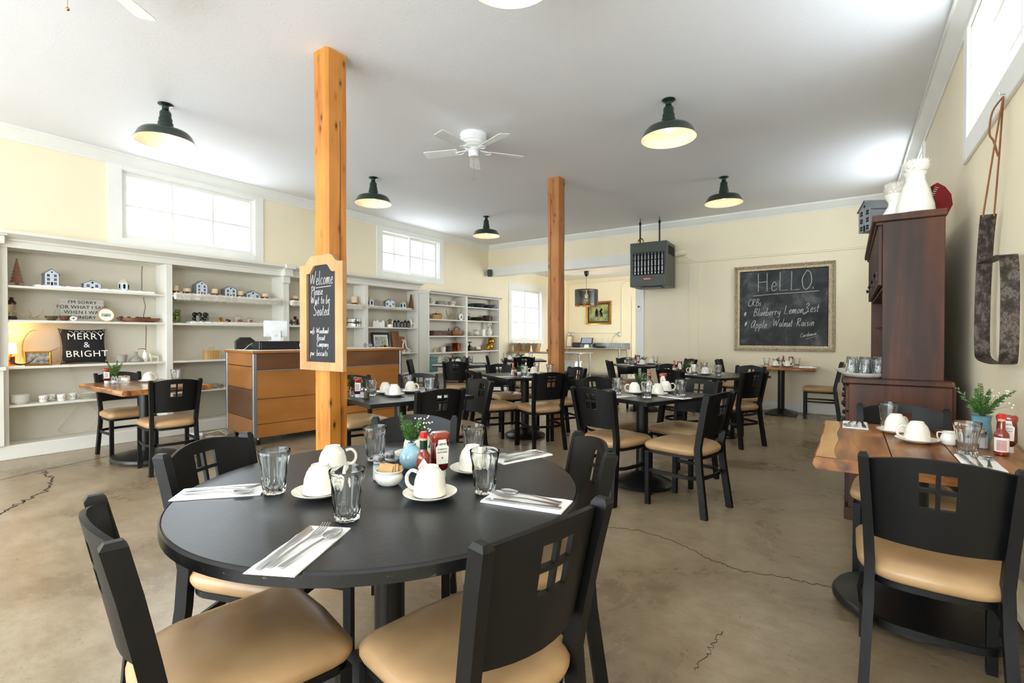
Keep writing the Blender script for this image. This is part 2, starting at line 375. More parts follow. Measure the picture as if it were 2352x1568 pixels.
# handwriting: single-stroke letters, unit x-height .5, cap height 1
GL = {
 'W': (.9, [[(0, 1), (.15, .1), (.38, .8), (.55, .08), (.85, 1.02)]]), 'P': (.6, [[(.15, 0), (.2, 1)], [(.02, .85), (.3, 1.02), (.58, .8), (.4, .52), (.16, .5)]]),
 'S': (.6, [[(.55, .9), (.3, 1), (.08, .8), (.2, .58), (.45, .4), (.45, .12), (.2, 0), (0, .12)]]),
 'B': (.6, [[(.1, 0), (.15, 1)], [(.02, .95), (.4, 1), (.45, .75), (.18, .55), (.5, .45), (.5, .12), (.1, 0)]]),
 'C': (.6, [[(.55, .85), (.35, 1), (.08, .7), (.05, .25), (.3, 0), (.58, .15)]]), 'H': (.75, [[(.05, 1), (.08, 0)], [(.58, 1), (.6, 0)], [(.06, .5), (.6, .52)]]),
 'E': (.6, [[(.5, .9), (.2, .9), (.05, .5), (.1, .1), (.35, 0), (.55, .1)], [(.08, .5), (.42, .5)]]), 'L': (.6, [[(.1, 1), (.1, 0), (.55, .02)]]),
 'O': (.65, [[(.3, 1), (.05, .6), (.1, .15), (.3, 0), (.55, .35), (.5, .85), (.3, 1)]]), 'R': (.65, [[(.12, 0), (.15, 1)], [(.02, .9), (.45, 1), (.45, .65), (.18, .52), (.55, 0)]]),
 'Z': (.75, [[(.1, .85), (.35, 1), (.5, .8), (.25, .5), (.5, .4), (.45, .05), (.1, -.25), (.0, -.1), (.7, .1)]]),
 'A': (.7, [[(.55, .9), (.3, 1), (.05, .5), (.15, .1), (.4, .3), (.55, 1), (.55, .1), (.65, .05)]]),
 'N': (.7, [[(.05, 0), (.1, 1), (.5, 0), (.55, 1)]]),
 'a': (.42, [[(.35, .45), (.12, .48), (.05, .15), (.22, .02), (.35, .4), (.36, .06), (.45, .02)]]), 'b': (.42, [[(.1, 1), (.06, .05), (.3, .05), (.36, .35), (.1, .4)]]),
 'c': (.38, [[(.33, .42), (.15, .48), (.05, .2), (.18, 0), (.38, .08)]]), 'd': (.44, [[(.35, .42), (.1, .45), (.05, .1), (.25, .03), (.36, .35), (.4, 1), (.38, .04)]]),
 'e': (.38, [[(.06, .22), (.32, .3), (.22, .5), (.06, .25), (.15, 0), (.38, .1)]]), 'f': (.36, [[(.36, .95), (.2, 1), (.14, .5), (.14, -.25)], [(.02, .5), (.32, .5)]]),
 'g': (.42, [[(.35, .45), (.1, .45), (.08, .12), (.33, .15), (.36, .45), (.34, -.3), (.1, -.3)]]), 'i': (.2, [[(.08, .48), (.08, .05), (.18, .03)], [(.09, .66), (.1, .7)]]),
 'l': (.22, [[(.1, 1), (.08, .1), (.2, .02)]]), 'm': (.62, [[(.05, .48), (.06, 0), (.15, .45), (.26, .42), (.28, 0), (.38, .45), (.5, .42), (.52, .02), (.6, .02)]]),
 'n': (.42, [[(.05, .48), (.06, 0), (.18, .45), (.32, .42), (.34, .02), (.42, .02)]]), 'o': (.4, [[(.2, .48), (.05, .3), (.12, .02), (.32, .1), (.33, .4), (.2, .48)]]),
 'p': (.42, [[(.06, .5), (.08, -.4)], [(.07, .4), (.25, .5), (.36, .25), (.25, .03), (.08, .08)]]), 'r': (.32, [[(.05, .48), (.07, 0)], [(.07, .3), (.18, .48), (.3, .44)]]),
 's': (.32, [[(.28, .42), (.12, .48), (.08, .3), (.25, .18), (.2, .02), (.03, .05)]]), 't': (.32, [[(.15, .85), (.13, .08), (.28, .02)], [(.0, .52), (.3, .54)]]),
 'u': (.42, [[(.05, .48), (.06, .08), (.22, .02), (.34, .48), (.35, .05), (.42, .02)]]), 'w': (.58, [[(.04, .48), (.12, .02), (.27, .4), (.38, .02), (.52, .48)]]),
 'y': (.42, [[(.05, .48), (.1, .15), (.3, .2), (.35, .48), (.34, -.25), (.12, -.32)]]), ':': (.2, [[(.08, .4), (.1, .42)], [(.08, .08), (.1, .1)]]),
 '.': (.18, [[(.06, .02), (.08, .04)]]), '*': (.6, [[(.05, .1), (.5, .75)], [(.05, .7), (.5, .15)], [(.28, .0), (.28, .85)], [(0, .42), (.56, .44)]]),
 ',': (.2, [[(.1, .1), (.08, -.1)]]), '_': (1, [[(0, 0), (1, .03)]])}
def smooth(pts, k=4):
    if len(pts) < 3: return pts
    out = []
    for i in range(len(pts) - 1):
        p0 = pts[max(i - 1, 0)]; p1 = pts[i]; p2 = pts[i + 1]; p3 = pts[min(i + 2, len(pts) - 1)]
        for j in range(k):
            u = j / k
            out.append(tuple(.5 * (2 * p1[c] + (p2[c] - p0[c]) * u + (2 * p0[c] - 5 * p1[c] + 4 * p2[c] - p3[c]) * u * u + (3 * p1[c] - p0[c] - 3 * p2[c] + p3[c]) * u ** 3) for c in range(len(p1))))
    out.append(pts[-1]); return out
def handwrite(mb, s, x, y, size, r, slant=.12, sp=1.0, rise=0):
    # writes in the local x/z plane, facing -y
    for ch in s:
        if ch == ' ': x += .38 * size * sp; continue
        w, st = GL[ch]
        for k in st:
            k = smooth(k) if ch not in 'HELN' or len(k) > 3 else k
            pts = [(x + (px + slant * pz) * size * sp, 0, y + pz * size + rise * (x + px * size)) for px, pz in k]
            mb.tube(pts, r, 5, flat=.35, up=(0, 0, 1)) if False else mb.tube(pts, r, 5)
        x += (w + .06) * size * sp
    return x
# ------------------------------------------------------------------ the room
XL, XR, YF, YB, ZC, YA = -6.87, .62, 9.0, -2.6, 3.3, 12.75
def wallbox(name, label, cells, mat='wall', cat='wall'):
    b = MB()
    for c in cells: b.box(*c)
    o = b.obj(name, mat); o['kind'] = 'structure'; o['label'] = label; o['category'] = cat; return o
def holes_x(x0, x1, y0, y1, z0, z1, hs):
    ys = sorted({y0, y1, *[h[0] for h in hs], *[h[1] for h in hs]}); zs = sorted({z0, z1, *[h[2] for h in hs], *[h[3] for h in hs]})
    out = []
    for a, b in zip(ys, ys[1:]):
        run = None
        for c, d in zip(zs, zs[1:]):
            if any(h[0] - 1e-6 <= a and b <= h[1] + 1e-6 and h[2] - 1e-6 <= c and d <= h[3] + 1e-6 for h in hs):
                if run: out.append((x0, x1, a, b, *run)); run = None
            else: run = (run[0], d) if run else (c, d)
        if run: out.append((x0, x1, a, b, *run))
    return out
fl = wallbox('floor', 'brown stained and polished concrete floor with cracks', [(-7.4, 1.0, -2.9, 13.1, -.1, 0)], 'floor', 'floor')
# hairline cracks and the saw joint in the concrete
def crackline(pts, w, jag=.012, n=14):
    b = MB(); P_ = []
    for a, c in zip(pts, pts[1:]):
        for i in range(n):
            u = i / n; P_.append((a[0] + (c[0] - a[0]) * u + random.uniform(-jag, jag), a[1] + (c[1] - a[1]) * u + random.uniform(-jag, jag), .0008))
    P_.append((*pts[-1], .0008)); b.bar(P_, w, .0012); b.obj('crack', 'crack', fl)
crackline([(-1.265, 2.909), (-1.074, 2.973), (-0.873, 2.936), (-0.596, 2.796), (-0.459, 2.759), (-0.265, 2.809), (-0.045, 2.821)], .004)
crackline([(-4.4, .5), (-4.817, 0.758), (-5.028, 0.916), (-5.228, 1.09), (-5.637, 1.198), (-6.003, 1.209)], .012, .025)
crackline([(-5.6, .35), (-6.0, 1.08), (-6.2, 1.754), (-6.3, 2.6), (-6.35, 4.0)], .007, .003)
crackline([(-0.45, 1.839), (-0.44, 1.997), (-0.422, 2.146)], .002)
crackline([(-4.9, 3.0), (-2.6, 6.1), (-1.6, 8.6)], .003)
crackline([(.25, 2.0), (.38, 1.6), (.36, 1.2)], .002)
wallbox('ceiling', 'white skip-trowel plaster ceiling', [(-7.4, 1.0, -2.9, 9.0, ZC, ZC + .1)], 'ceiling', 'ceiling')
wallbox('ceiling', 'lower white ceiling over the back alcove', [(-7.4, -2.4, 9.15, 13.1, 2.86, 2.96)], 'ceiling', 'ceiling')
wallbox('wall_left', 'cream left wall above and around the built-in shelves',
        holes_x(-7.1, XL, -2.8, 9.15, 2.17, ZC, [(2.08, 3.6, 2.345, 3.13), (5.88, 7.34, 2.38, 3.12)]) +
        [(-7.1, XL, -2.8, .95, 0, 2.17)] + [(-7.1, XL, 6.76, 9.15, 0, 2.17)] + [(-7.3, -7.17, .9, 6.8, 0, 2.2), (-7.3, -7.1, .9, 6.8, 2.15, 2.2)] +
        holes_x(-7.1, XL, 9.15, 13.0, 0, 2.9, [(9.92, 11.35, 1.13, 2.42)]))
wallbox('wall_right', 'cream right wall with high windows', holes_x(XR, XR + .2, -2.8, 9.2, 0, ZC, [(2.55, 4.17, 2.47, 3.16), (6.5, 8.1, 2.47, 3.16), (-1.6, 0.1, 2.47, 3.16)]))
wallbox('wall_far', 'cream far wall with the blackboard and the alcove opening', [(-3.2, XR + .2, YF, YF + .15, 0, ZC), (-7.1, -3.2, YF, YF + .15, 2.62, ZC)])
wallbox('wall_back', 'cream wall behind the camera', [(-7.1, XR + .2, YB - .2, YB, 0, .25), (-7.1, XR + .2, YB - .2, YB, 2.65, ZC), (-7.1, -6.7, YB - .2, YB, .25, 2.65), (-3.2, -3.0, YB - .2, YB, .25, 2.65), (.45, XR + .2, YB - .2, YB, .25, 2.65)])
wallbox('wall_alcove', 'pale cream end wall of the back alcove', [(-7.1, -2.3, YA, YA + .15, 0, 2.95), *holes_x(-2.45, -2.3, 9.15, YA, 0, 2.95, [(9.7, 12.1, .8, 2.6)])])  # opening in the hidden side wall is added to brighten the alcove
# wide white beam across the alcove opening, jamb and rails
def trim(name, label, cells, mat='trim', bev=.004):
    b = MB()
    for c in cells: b.box(*c, bev=bev)
    o = b.obj(name, mat); o['kind'] = 'structure'; o['label'] = label; o['category'] = 'trim'; return o
trim('trim_1', 'wide white board across the top of the alcove opening', [(XL, -3.05, YF - .03, YF + .18, 2.6, 2.8)])
trim('trim_2', 'white jamb post at the right of the alcove opening', [(-3.34, -3.18, YF - .03, YF + .17, 0, 2.6)])
trim('trim_3', 'cream picture rail along the far wall above the blackboard', [(-3.05, XR, YF - .018, YF, 2.53, 2.55), (-3.05, XR, YF - .012, YF, 2.56, 2.59)], 'wall', .002)
trim('trim_4', 'cream vertical wall batten right of the heater', [(-2.36, -2.19, YF - .012, YF, 0, 2.5)], 'wall', .002)
trim('baseboard_far', 'white baseboard along the far wall', [(-3.18, .05, YF - .02, YF, .01, .16)])
trim('baseboard_right', 'white baseboard along the right wall', [(XR - .02, XR, -2.6, 9, .01, .14)])
trim('baseboard_alcove', 'white baseboard of the alcove wall', [(XL, -2.5, YA - .02, YA, .01, .12)])
def crown(name, label, a, b_, inward):
    # profile swept from a to b_, inward is the unit vector into the room
    b = MB(); prof = [(0, 0), (.012, 0), (.018, .02), (.035, .035), (.07, .08), (.085, .1), (.1, .1), (.1, .13), (0, .13)]
    rs = []
    for p in (a, b_): rs.append([(p[0] + inward[0] * u, p[1] + inward[1] * u, ZC - .13 + v - .001) for u, v in prof])
    b.rings(rs); o = b.obj(name, 'trim', ang=20); o['kind'] = 'structure'; o['label'] = label; o['category'] = 'trim'
crown('trim_5', 'white crown moulding above the left wall', (XL, -2.6), (XL, 9), (1, 0))
crown('trim_6', 'white crown moulding above the right wall', (XR, -2.6), (XR, 9), (-1, 0))
crown('trim_7', 'white crown moulding above the far wall', (XL, 9), (XR, 9), (0, -1))
trim('trim_8', 'rounded cream pipe chase lying along the foot of the right wall', [(XR - .1, XR - .02, .6, 2.9, .15, .22)], 'wall', .02)
# panel mouldings and conduit in the alcove
b = MB()
for p in ([(-6.74, 1.33), (-6.74, 2.62), (-6.7, 2.7), (-6.6, 2.74), (-4.9, 2.76)], [(-5.13, 1.32), (-5.13, 2.55), (-5.09, 2.66), (-5.0, 2.72), (-4.4, 2.73)], [(-6.6, 1.32), (-5.2, 1.32)], [(-4.83, 2.3), (-4.83, .1)]):
    b.tube([(x, YA - .012, z) for x, z in p], .011, 6)
b.obj('trim_9', 'wall')
bpy.data.objects['trim_9']['kind'] = 'structure'; tag(bpy.data.objects['trim_9'], 'thin cream conduit running up the alcove wall', 'trim')

def window(n, label, x, sgn, y0, y1, z0, z1, cas, cols, rows, split=False, reveal=.1, pm='trim'):
    # window in a wall whose room face is x; sgn=+1 room lies at +x
    w = struct('window_%d' % n, label, 'window')
    i = x + sgn * .02; g = x - sgn * reveal
    lo, hi = min(x, i), max(x, i)
    b = MB(); cl, cr, cb, ct = cas
    b.box(lo, hi, y0 - cl, y0, z0 - cb, z1 + ct, .003); b.box(lo, hi, y1, y1 + cr, z0 - cb, z1 + ct, .003)
    b.box(lo, hi, y0, y1, z1, z1 + ct, .003); b.box(lo, hi + (.012 if sgn > 0 else 0), y0, y1, z0 - cb, z0, .003)
    b.obj('casing', pm, w)
    b = MB(); a0, a1 = min(x - sgn * .18, x), max(x - sgn * .18, x)
    b.box(a0, a1, y0, y0 + .012, z0, z1); b.box(a0, a1, y1 - .012, y1, z0, z1); b.box(a0, a1, y0 + .012, y1 - .012, z1 - .012, z1); b.box(a0, a1, y0 + .012, y1 - .012, z0, z0 + .012)
    b.obj('jamb_lining', pm, w)
    def sash(ya, yb, gx, nc):
        b = MB(); s = .045; g0, g1 = gx - .018, gx + .018
        b.box(g0, g1, ya, ya + s, z0 + .012, z1 - .012, .003); b.box(g0, g1, yb - s, yb, z0 + .012, z1 - .012, .003)
        b.box(g0, g1, ya + s, yb - s, z0 + .012, z0 + .012 + s, .003); b.box(g0, g1, ya + s, yb - s, z1 - .012 - s, z1 - .012, .003)
        so = b.obj('sash', pm, w)
        iy0, iy1, iz0, iz1 = ya + s, yb - s, z0 + .012 + s, z1 - .012 - s
        for k in range(1, nc):
            y = iy0 + (iy1 - iy0) * k / nc; MB().box(gx - .01, gx + .01, y - .013, y + .013, iz0, iz1).obj('muntin', pm, so)
        for k in range(1, rows):
            z = iz0 + (iz1 - iz0) * k / rows; MB().box(gx - .0095, gx + .0095, iy0, iy1, z - .013, z + .013).obj('muntin', pm, so)
        for a in range(nc):
            for c in range(rows):
                ya_ = iy0 + (iy1 - iy0) * a / nc; yb_ = iy0 + (iy1 - iy0) * (a + 1) / nc; za = iz0 + (iz1 - iz0) * c / rows; zb = iz0 + (iz1 - iz0) * (c + 1) / rows
                MB().box(gx - .002, gx + .002, ya_ + .005, yb_ - .005, za + .005, zb - .005).obj('pane', 'pane', so)
    if split:
        m = (y0 + y1) / 2
        sash(y0 + .012, m + .02, g - sgn * .02, cols // 2); sash(m - .02, y1 - .012, g + sgn * .02, cols // 2)
    else: sash(y0 + .012, y1 - .012, g, cols)
    return w
w1 = window(1, 'six-pane white window above the left shelves', XL, 1, 2.08, 3.6, 2.345, 3.13, (.13, .12, .08, .045), 3, 2, reveal=.04)
MB().box(XL + .0, XL + .004, 2.068, 2.08, 2.345, 3.13).obj('gap_shadow', 'darkhole', w1)
w2 = window(2, 'sliding white window high on the left wall beyond the first post', XL, 1, 5.88, 7.34, 2.38, 3.12, (.14, .13, .11, .05), 4, 2, True)
w3 = window(3, 'tall sliding white window in the alcove facing pale siding', XL, 1, 9.92, 11.35, 1.13, 2.42, (.12, .14, .12, .14), 4, 3, True)
w4 = window(4, 'high white window above the right wall table', XR, -1, 2.55, 4.17, 2.47, 3.16, (.12, .12, .14, .02), 3, 2, reveal=.12)
w5 = window(5, 'high white window above the dark cabinet', XR, -1, 6.5, 8.1, 2.47, 3.16, (.12, .12, .14, .02), 3, 2, reveal=.12)
w6 = window(6, 'high white window on the right wall behind the camera', XR, -1, -1.6, .1, 2.47, 3.16, (.12, .12, .14, .02), 3, 2, reveal=.12)
for n, (a, c) in enumerate(((-6.7, -3.2), (-3.0, .45))):  # out-of-view rear windows, enlarged to bring more daylight into the room
    w = struct('window_%d' % (7 + n), 'unseen shop window behind the camera, enlarged to brighten the room, %s one' % ('left', 'right')[n], 'window')
    b = MB()
    for bx in ((a, a + .08, YB - .14, YB - .04, .25, 2.65), (c - .08, c, YB - .14, YB - .04, .25, 2.65), (a, c, YB - .14, YB - .04, .25, .33), (a, c, YB - .14, YB - .04, 2.57, 2.65), ((a + c) / 2 - .03, (a + c) / 2 + .03, YB - .13, YB - .05, .33, 2.57)): b.box(*bx)
    b.obj('frame', 'trim', w); MB().box(a + .08, c - .08, YB - .1, YB - .095, .33, 2.57).obj('pane', 'pane', w)
# pale siding of the neighbouring building outside the alcove window
hs = thing('neighbouring_building', 'white clapboard building seen through the alcove window', 'building', (-8.75, 12, 0))
MB().box(-.3, -.02, -3.0, 5, 0, 5.0).obj('wall', 'siding', hs)
sm = cached('siding', lambda: MB().box(-.02, .012, -3.0, 5, 0, .135, M=Matrix.Rotation(R(-5), 4, 'Y')).mesh('siding_board', 'siding'))
for k in range(36): inst('siding_board', sm, hs, (0, 0, .05 + k * .138))
b = MB(); b.box(-.01, .05, -1.1, .9, 2.0, 2.08); b.box(-.01, .05, -1.1, -1.0, .8, 2.0); b.box(-.01, .05, .8, .9, .8, 2.0); b.box(-.01, .06, -1.2, 1, .7, .8)
b.obj('trim_board', 'shelf', hs)
MB().box(-9.9, -7.4, 4, 20, -.05, 0).obj('ground', 'siding'); g = bpy.data.objects['ground']; g['kind'] = 'structure'; tag(g, 'pale ground outside the alcove window', 'ground')

# ------------------------------------------------------------------ posts
def post(label, x, y, w, mat):
    b = MB(); rs = []; n = 40
    for i in range(n + 1):
        z = ZC * i / n; ring = []
        c_ = .3 if mat == 'cedar' else .14; base = [(-1, -1 + c_), (-1 + c_ * 1.1, -1), (1 - c_ * .7, -1), (1, -1 + c_ * .7), (1, 1 - .16), (1 - .2, 1), (-1 + .2, 1), (-1, 1 - .2)]
        for j, (u, v) in enumerate(base):
            q = 1 + .045 * noise.noise((u * 1.3 + x, v * 1.3, z * 1.6)) + .012 * noise.noise((j * 3.1, z * 9, x))
            ring.append((u * w / 2 * q, v * w / 2 * q, z))
        rs.append(ring)
    o = b.rings(rs).obj('post', mat, ang=14); o.location = (x, y, 0)
    tag(o, label, 'post'); return o
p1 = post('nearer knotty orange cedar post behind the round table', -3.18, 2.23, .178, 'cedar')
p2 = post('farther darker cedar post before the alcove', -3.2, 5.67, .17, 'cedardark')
# drying cracks down the faces
for o, xs, m in ((p2, -.035, 'x'),):
    b = MB(); w = .09 if o is p1 else .086
    P_ = [(xs + .012 * noise.noise((z * 2, xs, 0)), -w - .0012, z) for z in [i * .1 for i in range(0, 32)]]
    b.tube(P_, .0022, 4); b.obj('crack', 'twig', o)

# welcome board on the nearer post
def arch_outline(w, h, top, n=18):
    # w wide, h to shoulders, ogee arch on top
    pts = [(-w / 2, 0), (w / 2, 0), (w / 2, h)]
    for i in range(n + 1):
        u = 1 - 2 * i / n
        a = abs(u); z = h + top * (1 if a < .45 else (.5 + .5 * math.cos(PI * min(1, (a - .45) / .4))) if a < .85 else 0)
        pts.append((u * w / 2 * .94, z))
    pts.append((-w / 2, h)); return pts
wb = thing('welcome_chalkboard', 'narrow wood-framed chalkboard reading Welcome, hung on the nearer cedar post', 'sign', (-3.115, 2.13, .975), group=None)
FX = Matrix(((1, 0, 0, 0), (0, 0, -1, 0), (0, 1, 0, 0), (0, 0, 0, 1)))   # local xy -> xz, thickness to -y
b = MB(); b.prism(arch_outline(.34, .645, .055), .004, .012, FX @ Matrix.Translation((0, .055, 0))); b.obj('slate', 'slate', wb)
for (pa, nm) in (([(-.255, 0), (.255, 0), (.17, .06), (-.17, .06)], 'rail'), ([(-.255, .001), (-.17, .061), (-.17, .70), (-.255, .765)], 'stile'), ([(.255, .001), (.255, .765), (.17, .70), (.17, .061)], 'stile')):
    MB().prism(pa, 0, .03, FX).obj('frame_' + nm, 'frame', wb)
out = arch_outline(.51, .765, .06)[2:]; inn = arch_outline(.34, .70, .055)[2:]
b = MB(); b.prism(out + inn[::-1], 0, .03, FX); 
b.obj('frame_arch', 'frame', wb)
b = MB()
for s_, x, z, sz in (('Welcome', -.15, .618, .098), ('Please', -.14, .545, .064), ('Wait to be', -.14, .48, .06), ('Seated.', -.11, .395, .082), ('wifi: Woodland', -.15, .266, .042), ('Biscuit', -.07, .218, .042), ('Company', -.07, .17, .044), ('pw: biscuits', -.15, .105, .046)):
    k = {'Welcome': .76, 'Wait to be': .82, 'wifi: Woodland': .82, 'pw: biscuits': .95, 'Please': .85, 'Seated.': .8}.get(s_, .85)
    b = MB(); handwrite(b, s_, x, z, sz, .0017, sp=k)
    b.xf(Matrix.Translation((0, -.0125, 0))); b.obj('chalk_word', 'chalk', wb)
MB().tube([(-.08, -.0125, .597), (.1, -.0125, .602)], .0022, 5).obj('chalk_underline', 'chalk', wb)

# HELLO blackboard in a silver frame
hb = thing('framed_blackboard', 'large blackboard reading HELLO in an ornate silver frame on the far wall', 'blackboard', (-.89, YF, .98))
fw, fh, fr_ = .715, 1.405, .098
def mitre(b, w, h, prof):
    # picture frame with mitred corners; prof = list of (inset, depth)
    rs = []
    for (sx, sz) in ((-1, 0), (1, 0), (1, 1), (-1, 1)):
        rs.append([(sx * (w - i), -d, (i if sz == 0 else h - i)) for i, d in prof])
    return b.rings(rs, loop=True)
mitre(MB(), fw, fh, [(0, 0), (0, .03), (.008, .045), (.045, .045), (.05, .03), (.068, .028), (.072, .04), (.085, .038), (.098, .02), (.098, 0)]).obj('frame', 'silverframe', hb, ang=20)
b = MB()
def beads(b, w, h, inset, d, step, r, ln):
    for side in range(4):
        L = 2 * w if side % 2 == 0 else h
        n = int((L - 2 * inset) / step)
        for k in range(n + 1):
            t = inset + (L - 2 * inset) * k / n
            c = [( -w + t, -d, inset), (w - inset, -d, t), (-w + t, -d, h - inset), (-w + inset, -d, t)][side]
            sx, sz = (ln, .5) if side % 2 == 0 else (.5, ln)
            prof = [(max(1e-4, r * math.sin(PI * i / 4)), -r * math.cos(PI * i / 4)) for i in range(5)]
            b.lathe(prof, 6, c, sx=sx if side % 2 == 0 else .8, sy=.8) if side % 2 == 0 else b.ball(c, r, 6, ln, 4)
beads(b, fw, fh, .026, .045, .034, .012, 1.5)
b.obj('carved_beading', 'silverframe', hb, kind='stuff')
MB().box(-fw + .09, fw - .09, -.015, -.002, .09, fh - .09).obj('slate', 'dusty', hb)
b = MB()
handwrite(b, 'HeLLO', -.37, .98, .3, .0062, slant=.02, sp=.82); 
handwrite(b, '.,', .37, 1.0, .16, .006, slant=0)
MB().tube([(-.43, -.0155, .91), (-.1, -.0155, .93), (.2, -.0155, .935), (.5, -.0155, .95)], .006, 5).obj('chalk_underline', 'chalkdim', hb)
b.xf(Matrix.Translation((0, -.0155, 0))); b.obj('chalk_heading', 'chalkdim', hb)
b = MB(); z0 = 0
for s_, x, z, sz, sp, ri in (('CRBs', -.51, .74, .115, .72, 0), ('*', -.575, .575, .09, .8, 0), ('Blueberry', -.43, .575, .125, .8, .04), ('Lemon', .02, .6, .135, .75, .03), ('Zest', .3, .62, .14, .72, .02),
                       ('*', -.565, .41, .09, .8, 0), ('Apple', -.47, .37, .13, .78, .03), ('Walnut', -.14, .395, .125, .74, .01), ('Raisin', .19, .40, .125, .78, .03), ('Cardamon', .25, .22, .066, .82, .18)):
    b = MB(); handwrite(b, s_, x, z - ri * x, sz, .0034 if sz > .07 else .0024, sp=sp, slant=.25, rise=ri)
    b.xf(Matrix.Translation((0, -.0155, 0))); b.obj('chalk_word', 'chalk', hb)
MB().tube([(.33, -.0155, .2), (.5, -.0155, .25)], .002, 5).obj('chalk_underline', 'chalk', hb)

tag(MB().box(-8.25, -7.1, 8.6, 14, 3.42, 3.5, .01).box(-8.27, -8.23, 8.6, 14, 3.36, 3.54).obj('light_blocking_eave', 'siding'), 'unseen white eave added outside to darken the siding by the alcove window', 'eave', kind='structure')  # eave added out of view to keep sky light off the siding

w = struct('window_9', 'unseen window added behind the far wall to brighten the alcove', 'window'); MB().box(-2.4, -2.34, 9.7, 9.76, .8, 2.6).box(-2.4, -2.34, 12.04, 12.1, .8, 2.6).box(-2.4, -2.34, 9.76, 12.04, .8, .86).box(-2.4, -2.34, 9.76, 12.04, 2.54, 2.6).obj('frame', 'trim', w)  # added out of view so more sky light reaches the alcove
b = MB(); b.tube([(.0905, .02 + .014 * noise.noise((z * 1.4, 3, 0)), z) for z in [i * .1 for i in range(0, 29)]], .0022, 4); b.obj('crack', 'twig', p1)
# ------------------------------------------------------------------ chairs
def seat_outline(s=1.0, n=40, hw=.21, fy=.21, by=-.215):
    pts = []
    # front corners rounded, rear rounder and narrower
    def arc(cx, cy, r, a0, a1, k):
        return [(cx + r * math.cos(R(a0 + (a1 - a0) * i / k)), cy + r * math.sin(R(a0 + (a1 - a0) * i / k))) for i in range(k + 1)]
    pts += arc(hw - .05, fy - .05, .05, 0, 90, 5) + [(0, fy + .008)] + arc(-hw + .05, fy - .05, .05, 90, 180, 5)
    pts += [(-hw + .004, .02)] + arc(-hw + .14, by + .13, .13, 190, 262, 7) + [(0, by - .004)] + arc(hw - .14, by + .13, .13, 278, 350, 7) + [(hw - .004, .02)]
    return [(x * s, y * s) for x, y in pts]
def inset(pts, d):
    out = []; n = len(pts)
    for i in range(n):
        a = Vector(pts[i - 1]); c = Vector(pts[(i + 1) % n]); t = (c - a); t.normalize()
        out.append((pts[i][0] - t.y * d, pts[i][1] + t.x * d))
    return out
def chair_seat():
    o = seat_outline(); b = MB()
    L = [(.012, .402), (0, .412), (-.006, .425), (-.006, .44), (.004, .454), (.02, .464), (.045, .471), (.085, .475), (.13, .477)]
    rs = [[(x * (1 - d / .215), y * (1 - d / .215), z) for x, y in o] for d, z in L] + [[(x * .2, y * .2, .478) for x, y in o], [(x * .01, y * .01, .478) for x, y in o]]
    return b.rings(rs).mesh('seat', 'vinyl', 60)
def chair_back():
    b = MB(); us = [-1, -.82, -.64, -.46, -.255, -.16, -.035, .035, .16, .255, .46, .64, .82, 1]; vs = [0, .25, .5, .69, .735, .915, 1]; us = [-1, -.82, -.64, -.45, -.265, -.035, .035, .265, .45, .64, .82, 1]
    nu, nv = len(us), len(vs); g = {}
    for i, u in enumerate(us):
        for j, v in enumerate(vs):
            zt = .815 + .026 * (1 - u * u); z = .545 + (zt - .545) * v
            if j in (2, 3, 4, 5): z = .545 + .275 * v
            hw = .168 + (.187 - .168) * (z - .46) / .38 - .008
            y = -.19 - (z - .46) * .2 - .045 * (1 - u * u) + .008
            g[i, j] = b.bm.verts.new((u * hw, y, z))
    fs = []
    for i in range(nu - 1):
        for j in range(nv - 1):
            if us[i] in (-.265, .035) and j in (2, 4): continue
            fs.append(b.bm.faces.new((g[i, j], g[i + 1, j], g[i + 1, j + 1], g[i, j + 1])))
    bmesh.ops.recalc_face_normals(b.bm, faces=fs)
    bmesh.ops.solidify(b.bm, geom=fs, thickness=.012)
    return b.mesh('backrest', 'black', 30)
def chair_rear_leg(s):
    b = MB(); rs = []
    path = [(.185, -.245, 0), (.178, -.225, .15), (.17, -.2, .33), (.168, -.19, .46), (.173, -.212, .58), (.181, -.24, .72), (.187, -.264, .825)]
    for x, y, z in path:
        rs.append([(s * x + dx, y + dy, z) for dx, dy in ((-.015, -.022), (.015, -.022), (.015, .022), (-.015, .022))])
    x, y, z = path[-1]
    rs.append([(s * x + dx, y + dy, z + .012) for dx, dy in ((-.009, -.014), (.009, -.014), (.009, .014), (-.009, .014))])
    return b.rings(rs).mesh('leg', 'black', 25)
def chair_front_leg(s):
    b = MB(); x = s * .188; y = .185
    b.rings([[(x + dx, y + dy, z) for dx, dy in ((-.0155, -.0155), (.0155, -.0155), (.0155, .0155), (-.0155, .0155))] for z in (0, .392)])
    return b.mesh('leg', 'black', 25)
def hoop(z, w, h, d):
    o = inset(seat_outline(), d)
    i0 = 11  # open across the front
    pts = [(x, y, z) for x, y in o[i0 + 2:]] ; pts = [(-.19, .185, z)] + pts + [(.19, .185, z)]
    return MB().bar(pts, w, h)
def make_chair(x, y, rz, label, group, cat='chair'):
    t = thing('dining_chair', label, cat, (x, y, 0), rz, group)
    inst('seat', cached('seat', chair_seat), t); inst('backrest', cached('back', chair_back), t)
    for s in (-1, 1):
        inst('leg', cached('rl%d' % s, lambda: chair_rear_leg(s)), t); inst('leg', cached('fl%d' % s, lambda: chair_front_leg(s)), t)
    inst('seat_frame', cached('sf', lambda: MB().bar([(x, y, .392) for x, y in inset(seat_outline(), .02)], .022, .02, closed=True).mesh('seat_frame', 'black')), t)
    inst('stretcher', cached('st', lambda: hoop(.255, .012, .024, .004).mesh('stretcher', 'black')), t)
    return t
